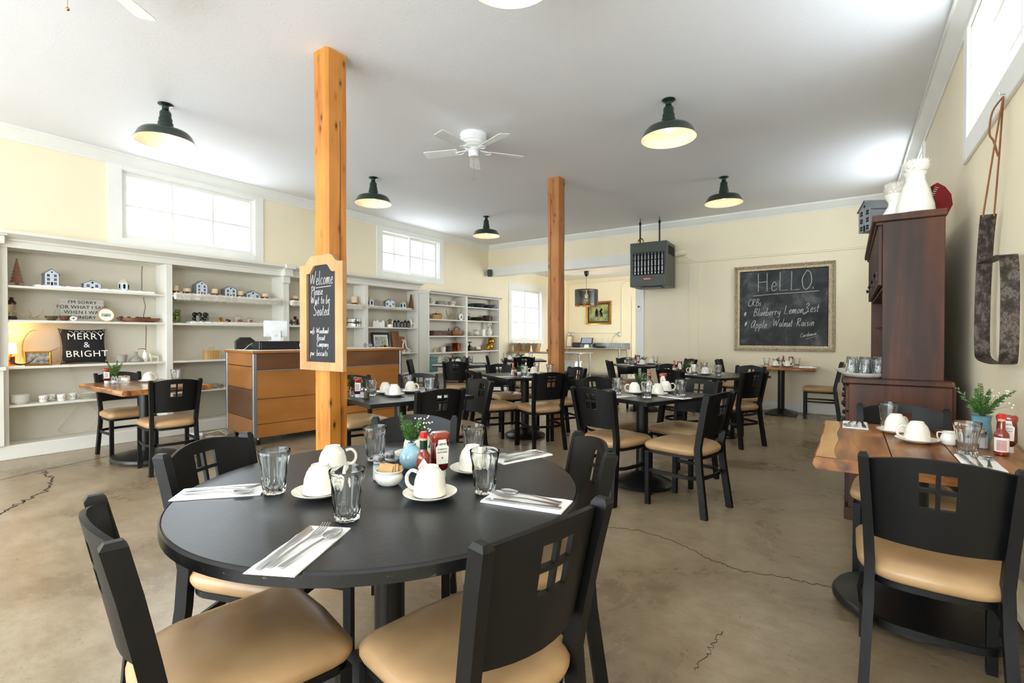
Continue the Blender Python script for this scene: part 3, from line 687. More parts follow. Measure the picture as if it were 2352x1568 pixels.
# label, back-top midpoint (at z .83), direction it faces in degrees
CH = [
 ('round', 'front-left chair at the round table, seen side-on with its seat nearest the camera', -1.315, .36, 79),
 ('round', 'front-right chair at the round table, its back towards the camera', -.52, .895, 168),
 ('round', 'left chair at the round table with its back facing the shelves', -1.915, .83, 23),
 ('round', 'chair at the far left of the round table, behind the flowers', -1.71, 1.66, -53),
 ('round', 'chair at the far right of the round table, turned away from it', -.77, 1.64, -137),
 ('post', 'chair on the right side of the square table by the nearer post', -2.43, 2.62, 163),
 ('post', 'grey-lit chair at the far side of the square table by the nearer post', -2.69, 3.415, -112),
 ('post', 'chair half hidden behind the nearer post with its tan seat showing', -4.0, 3.02, -16),
 ('post', 'chair tucked in behind the table by the nearer post', -3.62, 3.56, -50),
 ('mid', 'chair with its back to us in front of the farther post', -2.59, 4.48, 147),
 ('mid', 'chair turned sideways at the left of the farther post table', -3.45, 4.23, 60),
 ('mid', 'grey-lit chair right of the farther post, behind its table', -2.76, 5.42, -122),
 ('mid', 'chair at the shelf side of the farther post table', -3.95, 5.42, -30),
 ('centre', 'chair at the left corner of the middle square table', -1.56, 3.30, 75),
 ('centre', 'chair at the right of the middle square table, closest to the camera', -.72, 3.56, 166),
 ('centre', 'chair on the far left side of the middle square table', -1.96, 4.18, -22),
 ('centre', 'grey chair on the far right side of the middle square table', -1.10, 4.50, -105),
 ('right', 'chair at the right end of the flowerpot table', -.84, 5.88, 150),
 ('right', 'grey chair behind the flowerpot table beside the blackboard', -1.05, 6.98, -115),
 ('right', 'chair at the far left side of the flowerpot table', -2.05, 6.75, -30),
 ('right', 'dark chair nearest the middle table on the left of the flowerpot table', -1.70, 5.66, 62),
 ('heat', 'sideways chair at the left of the table under the heater', -3.12, 7.22, 35),
 ('heat', 'chair with window cutout at the alcove side of the heater table', -3.27, 8.36, -45),
 ('heat', 'chair at the far side of the table under the heater', -2.20, 8.52, -140),
 ('wall', 'chair to the right of the wooden table under the blackboard', -.09, 8.62, 180),
 ('wall', 'chair to the left of the wooden table under the blackboard', -1.78, 8.62, 0),
 ('shelf', 'chair nearest us at the wooden table by the shelves', -4.93, 1.88, 172),
 ('shelf', 'chair against the shelves behind the left wooden table', -6.42, 1.9, 0),
 ('wallr', 'chair at the right wall table with its whole back towards us', .228, 1.985, 88),
 ('wallr', 'chair on the far side of the right wall table, before the dark cabinet', .24, 3.42, -92),
 ('shelfend', 'chair with its back to us at the table by the far shelves', -4.92, 5.62, 127),
 ('shelfend', 'chair seen edge-on at the counter side of the far shelves table', -5.92, 5.62, 38),
 ('shelfend', 'chair at the far shelf side of the far shelves table', -5.98, 6.92, -52),
 ('shelfend', 'chair edge-on at the right of the far shelves table', -4.86, 6.86, -142),
 ('alc', 'chair with its back to us at the alcove table', -4.98, 7.62, 127),
 ('alc', 'chair at the left of the alcove table beside the shelf end', -5.85, 7.62, 38),
]
GR = {'round': 'chairs around the round table', 'post': 'chairs at the table by the nearer post', 'mid': 'chairs at the table by the farther post', 'centre': 'chairs at the middle square table',
      'right': 'chairs at the flowerpot table', 'heat': 'chairs at the table under the heater', 'wall': 'chairs at the blackboard table', 'shelf': 'chairs at the left wooden table', 'wallr': 'chairs at the right wall table',
      'shelfend': 'chairs at the far shelves table', 'alc': 'chairs at the alcove table'}
for g, lab, x, y, a in CH:
    d = R(a); cx, cy = x + .265 * math.cos(d), y + .265 * math.sin(d)
    make_chair(cx, cy, d - PI / 2, 'black metal ' + lab if len(lab.split()) < 14 else 'black ' + lab, GR[g])

# ------------------------------------------------------------------ tables
TZ = .75
def ped(t, kind, r=.27, sx=1, sy=1):
    if kind == 'dome':
        inst('base', cached('dome', lambda: MB().lathe([(.245, .012), (.25, .022), (.24, .034), (.18, .062), (.11, .09), (.06, .11), (.05, .125)], 32).mesh('base', 'iron')), t)
    elif kind == 'cross':
        b = MB()
        b.lathe([(.3, .01), (.3, .024), (.1, .08), (.045, .1)], 4); b.xf(Matrix.Rotation(PI / 4, 4, 'Z')); b.obj('base', 'iron', t)
    else:
        MB().lathe([(.26, .02), (.3, .028), (.3, .045), (.29, .06), (.12, .1), (.06, .11)], 32, sx=sx, sy=sy).obj('base', 'iron', t)
    inst('foot', cached('foot', lambda: (lambda b: [b.cyl((.2 * math.cos(a), .2 * math.sin(a), 0), (.2 * math.cos(a), .2 * math.sin(a), .02), .016) for a in (0, PI / 2, PI, 3 * PI / 2)] and b)(MB()).mesh('foot', 'iron')), t)
    inst('column', cached('col', lambda: MB().cyl((0, 0, .08), (0, 0, .71), .048, seg=20).mesh('column', 'iron')), t)
    inst('top_bracket', cached('brk', lambda: MB().box(-.22, .22, -.022, .022, .695, .72).box(-.022, .022, -.22, .22, .696, .719).mesh('top_bracket', 'iron')), t)
TABLES = {}
def square_table(key, x, y, rot, hx, label, pedk='dome'):
    t = thing('square_table', label, 'table', (x, y, 0), R(rot), 'black square tables'); TABLES[key] = (x, y, R(rot), label)
    MB().box(-hx + .004, hx - .004, -hx + .004, hx - .004, .722, TZ, .003).obj('table_top', 'laminate', t)
    b = MB()
    for a in range(4):
        M = Matrix.Rotation(a * PI / 2, 4, 'Z'); b.box(-hx, hx, hx - .004, hx, .72, TZ - .001, .0015, M)
    b.obj('edge_band', 'edge', t); ped(t, pedk); return t
square_table('T2', -1.40, 3.92, -22, .41, 'black square table with dome base in the middle of the room')
square_table('T3', -1.348, 6.385, -30, .43, 'black square table with the orange flowerpot, before the blackboard wall')
square_table('T4', -2.785, 7.88, 40, .43, 'black square table standing under the ceiling heater')
square_table('T5', -3.255, 5.0, -30, .43, 'black square table in front of the farther cedar post')
square_table('T6', -2.99, 2.74, -17, .43, 'black square table partly hidden by the nearer cedar post')
square_table('T7', -5.396, 6.304, 37.5, .43, 'black square table beside the far bookshelves', 'dome')
square_table('T8', -5.42, 8.24, 37.5, .43, 'black square table farthest away, at the alcove entrance')
t = thing('round_table', 'large round black table in the foreground', 'table', (-1.22, 1.07, 0)); TABLES['T1'] = (-1.22, 1.07, 0, '')
MB().lathe([(.6, .722), (.602, .724), (.602, .746), (.598, TZ)], 96).obj('table_top', 'laminate', t)
MB().lathe([(.596, .714), (.606, .718), (.6065, .744), (.602, .7485)], 96, cap0=False, cap1=False).obj('edge_band', 'edge', t)
ped(t, 'x'); 
def live_table(key, x, y, hx, hy, axis, label, pk, sx=1, sy=1, planks=3):
    t = thing('live_edge_table', label, 'table', (x, y, 0)); TABLES[key] = (x, y, 0, label)
    W_ = hy if axis == 'X' else hx; L = hx if axis == 'X' else hy
    ed = [-W_ + 2 * W_ * i / planks + (random.uniform(-.02, .02) if 0 < i < planks else 0) for i in range(planks + 1)]
    for i in range(planks):
        b = MB(); rs = []; n = 26
        for k in range(n + 1):
            u = -L + 2 * L * k / n
            def wav(e, s): return e + s * (.016 * noise.noise((u * 3 + x, e * 5, 1)) + .006 * noise.noise((u * 14, e, y)))
            lo = wav(ed[i], -1) if i == 0 else ed[i] + .0012
            hi = wav(ed[i + 1], 1) if i == planks - 1 else ed[i + 1] - .0012
            lb = .008 if i == 0 else .001; hb_ = .008 if i == planks - 1 else .001
            sec = [(lo + lb, .702), (lo - .003 * (i == 0), .72), (lo, .738), (lo + lb, TZ - (0 if i else .002)), (hi - hb_, TZ), (hi, .738), (hi + .003 * (i == planks - 1), .72), (hi - hb_, .702)]
            rs.append([((u, v, z) if axis == 'X' else (v, u, z)) for v, z in sec])
        m = 'live' + axis
        if (i == 0 and key == 'T11') or (i == planks - 1 and key == 'T10'): m = 'live' + axis
        b.rings(rs).obj('plank', m, t, ang=40)
        if key == 'T11' and i == 0:
            b = MB(); b.rings([[(v, u, z) for v, z in ((-hx - .006 + .02 * noise.noise((u * 3, 0, 3)), .7515), (-hx + .055 + .05 * noise.noise((u * 2.2, 5, 3)), .7515), (-hx + .055 + .05 * noise.noise((u * 2.2, 5, 3)), .7505), (-hx - .004, .7505))] for u in [-hy + .01 + (2 * hy - .02) * k / 24 for k in range(25)]])
            b.xf(Matrix.Translation((.014, 0, -.0008))); b.obj('sapwood', 'sapwoodY', t)
    ped(t, pk, sx=sx, sy=sy); return t
live_table('T11', .24, 2.75, .35, .5, 'Y', 'live-edge wooden table pushed against the right wall', 'oval', 1.0, .95)
live_table('T9', -.87, 8.69, .47, .28, 'X', 'live-edge wooden table under the blackboard', 'cross')
live_table('T10', -5.7, 1.9, .58, .36, 'X', 'live-edge wooden table standing by the left shelves', 'oval', 1.15, .9)
for o in COL.objects:
    if o.name.startswith('base') and o.parent and o.parent.name.startswith('live_edge_table'): pass

# ------------------------------------------------------------------ tableware
def glass_mesh():
    n = 10
    def fm(a, z):
        if z > .088: return 1
        k = 1 if z > .004 else .98
        s = PI / n; q = ((a + s) % (2 * s)) - s
        poly = 1 - .075 * (1 - (abs(q) / s) ** 2)
        return (poly if z < .074 else (poly + 1) / 2) * k
    prof = [(.029, 0), (.0325, .003), (.034, .02), (.037, .05), (.040, .074), (.0395, .088), (.0432, .108), (.0455, .127), (.0446, .1285)]
    b = MB(); b.lathe(prof, 80, fm=fm, cap1=False)
    inner = [(.0446, .1285), (.0412, .108), (.037, .088), (.0335, .06), (.0295, .022), (.025, .015), (.001, .0145)]
    b2 = prof[-1:]
    bm = b.bm; seg = 80
    b.lathe(inner, seg, cap0=False)
    bmesh.ops.remove_doubles(bm, verts=bm.verts, dist=.0004)
    return b.mesh('glass_tumbler', 'glass', 50)
def cup_body():
    # upside-down coffee cup: rim at z 0, foot at the top
    b = MB(); b.lathe([(.046, .0), (.0475, .001), (.0475, .004), (.0465, .02), (.044, .042), (.037, .062), (.028, .073), (.0255, .077), (.025, .081), (.0225, .081), (.021, .0765), (.001, .0765)], 32, cap0=False)
    b.lathe([(.046, .0), (.0445, .003), (.0435, .02), (.040, .045), (.03, .066), (.001, .069)], 32, cap0=False)
    return b.mesh('cup_body', 'china', 40)
def cup_handle():
    P_ = smooth([(.043, 0, .06), (.062, 0, .062), (.077, 0, .045), (.075, 0, .022), (.058, 0, .01), (.046, 0, .012)], 5)
    return MB().tube(P_, .0052, 8, flat=1.5).mesh('handle', 'china')
def saucer():
    b = MB(); b.lathe([(.03, 0), (.034, .001), (.05, .005), (.071, .014), (.078, .0185), (.0785, .0205), (.076, .0205), (.055, .011), (.042, .0075), (.001, .007)], 40); return b.mesh('saucer', 'china')
def fork():
    b = MB(); P_ = [(0, -.1, .001), (0, -.06, .003), (0, 0, .005), (0, .035, .0035), (0, .05, .003)]
    rs = []
    for (x, y, z), w in zip(P_, (.007, .0045, .003, .0032, .006)): rs.append([(-w, y, z), (w, y, z), (w, y, z + .0022), (-w, y, z + .0022)])
    rs.append([(-.011, .066, .0025), (.011, .066, .0025), (.011, .066, .0045), (-.011, .066, .0045)])
    b.rings(rs)
    for k in range(4):
        x = -.0093 + k * .0062; b.rings([[(x - .0014, y, z), (x + .0014, y, z), (x + .0014, y, z + .0016), (x - .0014, y, z + .0016)] for y, z in ((.064, .0027), (.08, .004), (.1, .009), (.108, .0125))])
    return b.mesh('fork', 'steel')
def spoon():
    b = MB(); rs = []
    for y, w, z in ((-.1, .007, .001), (-.06, .0045, .003), (0, .003, .005), (.045, .0035, .0035)): rs.append([(-w, y, z), (w, y, z), (w, y, z + .0022), (-w, y, z + .0022)])
    b.rings(rs)
    rs = []
    for i in range(9):
        a = PI * i / 8; y = .07 - .028 * math.cos(a); w = max(.0015, .0175 * math.sin(a) ** .8)
        rs.append([(w * math.cos(PI * j / 6), y, .0065 - .006 * math.sin(a) * math.sin(PI * j / 6)) for j in range(7)] + [(-w * .93 * math.cos(PI * j / 6), y, .0077 - .006 * math.sin(a) * math.sin(PI * j / 6)) for j in range(7)])
    b.rings(rs); return b.mesh('spoon', 'steel')
def knife():
    b = MB(); rs = []
    for y, w, o in ((-.112, .005, 0), (-.105, .007, 0), (-.05, .0055, 0), (0, .0045, 0), (.012, .007, .001), (.06, .0085, .0015), (.095, .0075, .002), (.11, .002, -.003)):
        rs.append([(-w + o, y, .001), (w + o, y, .001), (w + o, y, .0034), (-w + o, y, .0034)])
    return b.rings(rs).mesh('table_knife', 'steel')
def napkin():
    b = MB(); rs = []
    for i in range(9):
        y = -.12 + .24 * i / 8; rs.append([(-.055, y, .0002), (.055, y, .0002), (.055, y, .003 + .001 * math.sin(i * 1.7)), (-.05, y, .0045 + .001 * math.sin(i * 2.3))])
    b.rings(rs); return b.mesh('folded_napkin', 'napkin', 30)
def solo(name, key, fn, label, cat, loc, rz=0, group=None):
    o = inst(name, cached(key, fn), None, loc, (0, 0, rz)); return tag(o, label, cat, group)
def cup(x, y, z, rz, label, group):
    s = solo('saucer', 'saucer', saucer, 'cream china saucer ' + label, 'saucer', (x, y, z), rz, 'saucers ' + group)
    t = thing('coffee_cup', 'upside-down cream coffee cup ' + label, 'cup', (x, y, z + .0125), rz, 'coffee cups ' + group)
    inst('cup_body', cached('cupb', cup_body), t); inst('handle', cached('cuph', cup_handle), t)
def hot_sauce(x, y, z, rz, label, var=0):
    t = thing('hot_sauce_bottle', label, 'bottle', (x, y, z), rz, 'hot sauce bottles on the tables')
    inst('bottle', cached('hsb', lambda: MB().lathe([(.018, 0), (.0225, .003), (.0225, .078), (.0215, .086), (.0135, .098), (.011, .106), (.0108, .135), (.001, .135)], 24).mesh('bottle', 'hotsauce')), t)
    inst('cap', cached('hsc', lambda: MB().lathe([(.0118, .143), (.0122, .145), (.012, .16), (.0105, .163), (.001, .163)], 8).mesh('cap', 'red', 20)), t)
    inst('neck', cached('hsn', lambda: MB().lathe([(.0115, .134), (.0115, .1435)], 16).mesh('neck', 'residue')), t)
    if var == 0:
        inst('neck_band', cached('hsf', lambda: MB().lathe([(.0122, .108), (.0122, .136)], 16).mesh('neck_band', 'greenfoil')), t)
        inst('label', cached('hsl', lambda: MB().rings([[(.0229 * math.sin(a), -.0229 * math.cos(a), .052 + s * .031 * (1 - abs(a) / .9)) for a in [R(-50 + 10 * i) for i in range(11)]] for s in (-1, 1)], closed=False).mesh('label', 'paper')), t)
        inst('lettering', cached('hst', lambda: text_mesh('TABASCO', .0075, 'ink')), t, (0, -.0236, .05), (PI / 2, 0, 0))
    else:
        inst('label', cached('hsl2', lambda: MB().rings([[(.0229 * math.sin(a), -.0229 * math.cos(a), z_) for a in [R(-70 + 10 * i) for i in range(15)]] for z_ in (.015, .07)], closed=False).mesh('label', 'paper')), t)
        inst('label_print', cached('hsp', lambda: (lambda b: [b.box(-.014, .014, -.0242, -.0238, .022 + k * .0052, .0245 + k * .0052) for k in range(8)] and b)(MB()).mesh('label_print', 'redprint')), t)
    return t
def ketchup(x, y, z, rz, label, back=False, brand=True):
    t = thing('ketchup_bottle', label, 'bottle', (x, y, z), rz, 'ketchup bottles on the tables')
    def body():
        b = MB(); rs = []
        for zz, w, d in ((.024, .017, .012), (.034, .026, .019), (.045, .032, .022), (.1, .031, .021), (.12, .029, .02)):
            rs.append([(w * abs(math.cos(a)) ** .6 * (1 if math.cos(a) > 0 else -1), d * abs(math.sin(a)) ** .6 * (1 if math.sin(a) > 0 else -1), zz) for a in [2 * PI * i / 24 for i in range(24)]])
        return b.rings(rs).mesh('bottle', 'ketchup')
    def top():
        b = MB(); rs = []
        for zz, w, d in ((.12, .0292, .0202), (.135, .033, .022), (.146, .032, .021), (.152, .026, .017)):
            rs.append([(w * abs(math.cos(a)) ** .6 * (1 if math.cos(a) > 0 else -1), d * abs(math.sin(a)) ** .6 * (1 if math.sin(a) > 0 else -1), zz) for a in [2 * PI * i / 24 for i in range(24)]])
        return b.rings(rs).mesh('bottle_base', 'ketchuptop')
    inst('bottle', cached('kb', body), t); inst('bottle_base', cached('kt', top), t)
    inst('cap', cached('kc', lambda: MB().lathe([(.02, 0), (.021, .002), (.02, .024), (.001, .025)], 20, sy=.8).mesh('cap', 'whiteplastic')), t)
    if not back:
        inst('label', cached('kl', lambda: MB().prism([(-.02, -.035), (.02, -.035), (.022, .02), (.016, .026), (.013, .045), (-.013, .045), (-.016, .026), (-.022, .02)], 0, .0006, FX).mesh('label', 'paper')), t, (0, -.0232, .085))
        inst('lettering', cached('kt1', lambda: text_mesh('HEINZ', .0095, 'ink')), t, (0, -.0240, .112), (PI / 2, 0, 0))
        inst('lettering', cached('kt2', lambda: text_mesh('TOMATO', .008, 'ink')), t, (0, -.0240, .096), (PI / 2, 0, 0))
        inst('lettering', cached('kt3', lambda: text_mesh('KETCHUP', .0075, 'ink')), t, (0, -.0240, .086), (PI / 2, 0, 0))
        inst('tomato_mark', cached('kt4', lambda: MB().ball((0, 0, 0), .0035, 8).mesh('tomato_mark', 'red')), t, (0, -.0225, .07))
    else:
        inst('label', cached('kl2', lambda: MB().box(-.021, .021, -.0225, -.0218, .05, .112, .0002).mesh('label', 'paper')), t)
        inst('label_print', cached('kl3', lambda: (lambda b: [b.box(-.016, .012 + .003 * (k % 2), -.0232, -.0226, .056 + k * .0055, .0582 + k * .0055) for k in range(9)] and b)(MB()).mesh('label_print', 'ink')), t)
def shaker(x, y, z, kind, label):
    t = thing('%s_shaker' % kind, label, 'shaker', (x, y, z), .4, '%s shakers on the tables' % kind)
    inst('glass_body', cached('shg', lambda: MB().lathe([(.017, 0), (.02, .002), (.019, .055), (.015, .064), (.001, .064)], 8).mesh('glass_body', 'glass', 20)), t)
    inst('%s_fill' % kind, cached('shf' + kind, lambda: MB().lathe([(.0185, .004), (.018, .046), (.001, .047)], 8).mesh('fill', kind, 20)), t)
    inst('metal_lid', cached('shl', lambda: MB().lathe([(.0185, .062), (.019, .064), (.0185, .074), (.012, .081), (.001, .083)], 20).mesh('metal_lid', 'brushed')), t)
def sugar(x, y, z, label, uid):
    solo('sugar_bowl', 'sgb', lambda: MB().lathe([(.026, 0), (.034, .005), (.042, .018), (.0425, .03), (.039, .037), (.0415, .042), (.043, .046), (.041, .047), (.038, .042), (.039, .03), (.036, .012), (.001, .01)], 32, sx=1.1, sy=.85).mesh('sugar_bowl', 'whiteceramic'), label, 'bowl', (x, y, z), .3)
    for k in range(6):
        o = solo('sugar_packet', 'sgp', lambda: MB().box(-.026, .026, -.0016, .0016, 0, .052, .0006).mesh('sugar_packet', 'packet'), 'brown sugar packet standing in the ' + uid, 'packet', (x - .005 + .003 * k, y - .018 + .0075 * k, z + .0125), .3 + random.uniform(-.1, .1), 'sugar packets in the ' + uid)
        o.rotation_euler = (R(-14 + 5 * k), R(random.uniform(-14, 14)), .3 + random.uniform(-.25, .25))
def sprig(b, p, d, L, n=16, w=.014, curve=.02, kind='fern'):
    # a stem with leaflets: returns stem path, adds leaflets to b
    d = Vector(d).normalized(); side = d.cross(Vector((0, 0, 1)));
    if side.length < .1: side = Vector((1, 0, 0))
    side.normalize(); nrm = side.cross(d); path = []
    for i in range(n + 1):
        u = i / n; q = Vector(p) + d * L * u + Vector((0, 0, -curve * u * u)); path.append(q)
    for i in range(2, n + 1):
        u = i / n; q = path[i]; l = w * (1.15 - .75 * u)
        for s in (-1, 1, 0):
            if s == 0: dirn = (nrm * random.uniform(-.8, .8) + d * .7)
            else: dirn = (side * s + d * random.uniform(.6, 1.1) + nrm * random.uniform(-.4, .4))
            dirn.normalize(); t_ = d.cross(dirn).normalized() if d.cross(dirn).length > .01 else nrm
            wv = dirn.cross(t_) * (.0011 if kind == 'fir' else .0034)
            e = q + dirn * l * random.uniform(.8, 1.2); m = q + dirn * l * .5
            v = [b.bm.verts.new(x) for x in (q, m + wv, e, m - wv)]; b.bm.faces.new(v)
    return path
def bouquet(t, z, sc=1, seed=1, fl=True, kinds=('fir', 'fern'), lean=(0, 0), mat='leaf'):
    random.seed(seed); b = MB(); st = MB()
    for k in range(11):
        a = k * 2.4 + seed; r = random.uniform(.15, .95)
        kd = kinds[k % len(kinds)]; d = (r * math.cos(a) + lean[0], r * math.sin(a) + lean[1], 1)
        P_ = sprig(b, (0, 0, z), d, random.uniform(.06, .12) * sc, 30 if kd == 'fir' else 16, (.026 if kd == 'fir' else .019) * sc, .012, kd); st.tube([(0, 0, z - .03)] + [tuple(p) for p in P_[::4]], .0009 * sc, 4)
    b.obj('foliage', mat, t, kind='stuff'); st.obj('stem', 'twig', t)
    if fl:
        fb = MB(); sb = MB()
        for k in range(26):
            a = random.uniform(-.5, 1.6); r = random.uniform(.0, .065) * sc; p = (r * math.cos(a) + .015, r * math.sin(a), z + random.uniform(.035, .085) * sc); fb.ball(p, .0027 * sc, 5, 1, 3)
            if k % 3 == 0: sb.tube([(0, 0, z - .01), (p[0] * .5, p[1] * .5, (z + p[2]) / 2 + .01), p], .0006, 3)
        fb.obj('blossom', 'blossom', t, kind='stuff'); sb.obj('flower_stem', 'leaf', t)
    random.seed(seed + 11)
def vase(x, y, z, kind, label, seed=1, sc=1, **kw):
    t = thing('flower_vase', label, 'vase', (x, y, z), 0, None)
    if kind == 'blue': MB().lathe([(.022, 0), (.034, .008), (.043, .03), (.042, .05), (.03, .07), (.016, .082), (.017, .092), (.014, .092), (.013, .08), (.001, .078)], 24).obj('vase_body', 'bluevase', t); zz = .09
    elif kind == 'bluetall': MB().lathe([(.028, 0), (.031, .01), (.036, .04), (.034, .075), (.03, .095), (.034, .12), (.038, .124), (.034, .124), (.027, .095), (.001, .09)], 24, fm=lambda a, z_: 1 + .02 * math.sin(6 * a + z_ * 160)).obj('vase_body', 'bluevase2', t); zz = .115
    elif kind == 'jar':
        MB().lathe([(.027, 0), (.03, .004), (.03, .05), (.023, .06), (.023, .072), (.021, .072), (.021, .058), (.027, .048), (.027, .006), (.001, .005)], 20).obj('glass_jar', 'glass', t); zz = .06
    elif kind == 'pot': MB().lathe([(.022, 0), (.03, .003), (.031, .045), (.034, .05), (.028, .05), (.026, .03), (.001, .028)], 16).obj('pot', 'copper', t); zz = .04
    elif kind == 'black': MB().lathe([(.03, 0), (.045, .01), (.05, .045), (.045, .055), (.04, .055), (.001, .045)], 20).obj('pot', 'plastic', t); zz = .045
    else: MB().lathe([(.024, 0), (.03, .004), (.03, .03), (.027, .035), (.001, .03)], 16).obj('pot', 'whiteceramic', t); zz = .03
    bouquet(t, zz, sc, seed, **kw)
NAMES = {'T1': 'the round table', 'T2': 'the middle square table', 'T3': 'the flowerpot table', 'T4': 'the table under the heater', 'T5': 'the farther post table', 'T6': 'the nearer post table', 'T7': 'the far shelves table',
         'T8': 'the alcove table', 'T9': 'the blackboard table', 'T10': 'the left wooden table', 'T11': 'the right wall table'}
IT = {
'T1':'glass -0.20 -0.27;glass 0.16 -0.28;glass 0.32 0.09;glass -0.26 0.16;glass 0.04 0.38;cup 0.22 -0.04 160;cup -0.06 -0.21 0;cup -0.24 -0.04 30;cup 0.15 0.24 -60;cup -0.17 0.28 60;vase -0.06 0.155;hot 0.095 0.06;ketchup 0.10 0.13;sugar 0.02 -0.02;salt -0.05 0.00;pepper -0.055 0.05;nap 0.23 -0.45;nap -0.33 -0.36;nap 0.47 0.09;nap 0.17 0.51',
'T2':'glass -0.09 -0.20;glass 0.23 -0.21;glass 0.28 0.13;cup -0.01 -0.08 160;cup 0.16 0.0 140;cup 0.06 0.22 0;nap 0.05 -0.30;nap 0.32 0.0;nap -0.25 -0.21;hot -0.07 0.17;ketchup -0.02 0.28;black -0.2 0.18;pepper 0.0 0.13',
'T3':'hot -0.33 -0.36;pepper -0.27 -0.36;ketchup -0.34 -0.26;pot -0.30 -0.16;cup -0.18 -0.20 180;cup -0.02 -0.16 0;glass -0.04 -0.32;glass 0.14 -0.12;glass -0.28 0.10;nap -0.18 -0.33;nap -0.11 0.10',
'T4':'glass -0.28 -0.03;glass -0.29 -0.25;glass 0.31 0.29;cup -0.08 -0.13 170;cup 0.18 0.17 0;hot -0.12 0.08;ketchup -0.04 0.17;plant 0.08 0.26;nap -0.3 0.14',
'T5':'hot 0.12 -0.22;glass 0.29 -0.16;cup 0.0 0.12 190;glass -0.27 0.3;glass 0.17 0.25;plant -0.04 -0.06;nap 0.16 -0.32;nap -0.05 0.32;pepper 0.19 -0.22',
'T6':'vase -0.12 -0.34;ketchup -0.03 -0.34;salt 0.045 -0.33;pepper 0.10 -0.32;glass -0.06 -0.22;cup -0.11 -0.08 0;cup 0.09 -0.09 180;cup -0.06 0.12 -20;glass 0.12 0.20;glass -0.27 0.2;nap -0.12 0.32;nap 0.28 0.2',
'T7':'glass -0.29 0.12;glass -0.23 -0.14;glass 0.03 0.13;glass 0.16 0.04;hot -0.15 0.13;cup -0.05 -0.05 170;nap -0.33 -0.3;nap 0.28 -0.17;plant -0.08 0.26',
'T8':'glass -0.36 -0.08;cup -0.28 -0.24 0;glass -0.18 -0.06;hot -0.10 -0.12;cup 0.0 -0.24 0;glass 0.14 -0.24;plant -0.02 0.1',
'T9':'glass -0.19 -0.14;plant -0.05 -0.01;hot 0.02 0.07;cup 0.09 -0.1 0;cup -.07 -0.12 0;ketchup 0.12 0.12;glass 0.21 0.02;nap -0.32 -0.12;nap 0.36 -0.06',
'T10':'ketchup -0.42 -0.18;vase -0.28 -0.16;sugar -0.44 -0.02;cup -0.38 0.17 60;cup -0.22 0.1 60;glass 0.0 0.27;nap -0.50 -0.05',
'T11':'glass -0.07 0.42;cup -0.05 0.25 20;cup 0.01 0.04 170;glass 0.15 -0.12;salt 0.22 0.05;creamer 0.12 0.06;hot 0.26 -0.06;ketchup 0.29 0.02;vase 0.24 0.18;nap -0.21 0.40;nap 0.16 -0.28'}
def where(key, x, y):
    # side of the table in the photograph, from the camera's own axes
    a = R(34.6); X, Y, rr, _ = TABLES[key]; wx = x * math.cos(rr) - y * math.sin(rr); wy = x * math.sin(rr) + y * math.cos(rr)
    r_ = wx * math.cos(a) + wy * math.sin(a); f = -wx * math.sin(a) + wy * math.cos(a)
    h = 'left' if r_ < -.1 else 'right' if r_ > .1 else 'centre'; v = 'front' if f < -.1 else 'back' if f > .1 else 'middle'
    return v + ' ' + h if h != 'centre' or v != 'middle' else 'very centre'
USED = {}
def uniq(l):
    USED[l] = USED.get(l, 0) + 1
    if USED[l] == 1: return l
    return l + [', the one behind', ', the third one', ', the fourth one', ', the fifth one'][min(USED[l] - 2, 3)]
fv = {'T1': ('blue', 1.15), 'T6': ('jar', 1.15), 'T10': ('jar', 1.5), 'T11': ('bluetall', 1.45)}
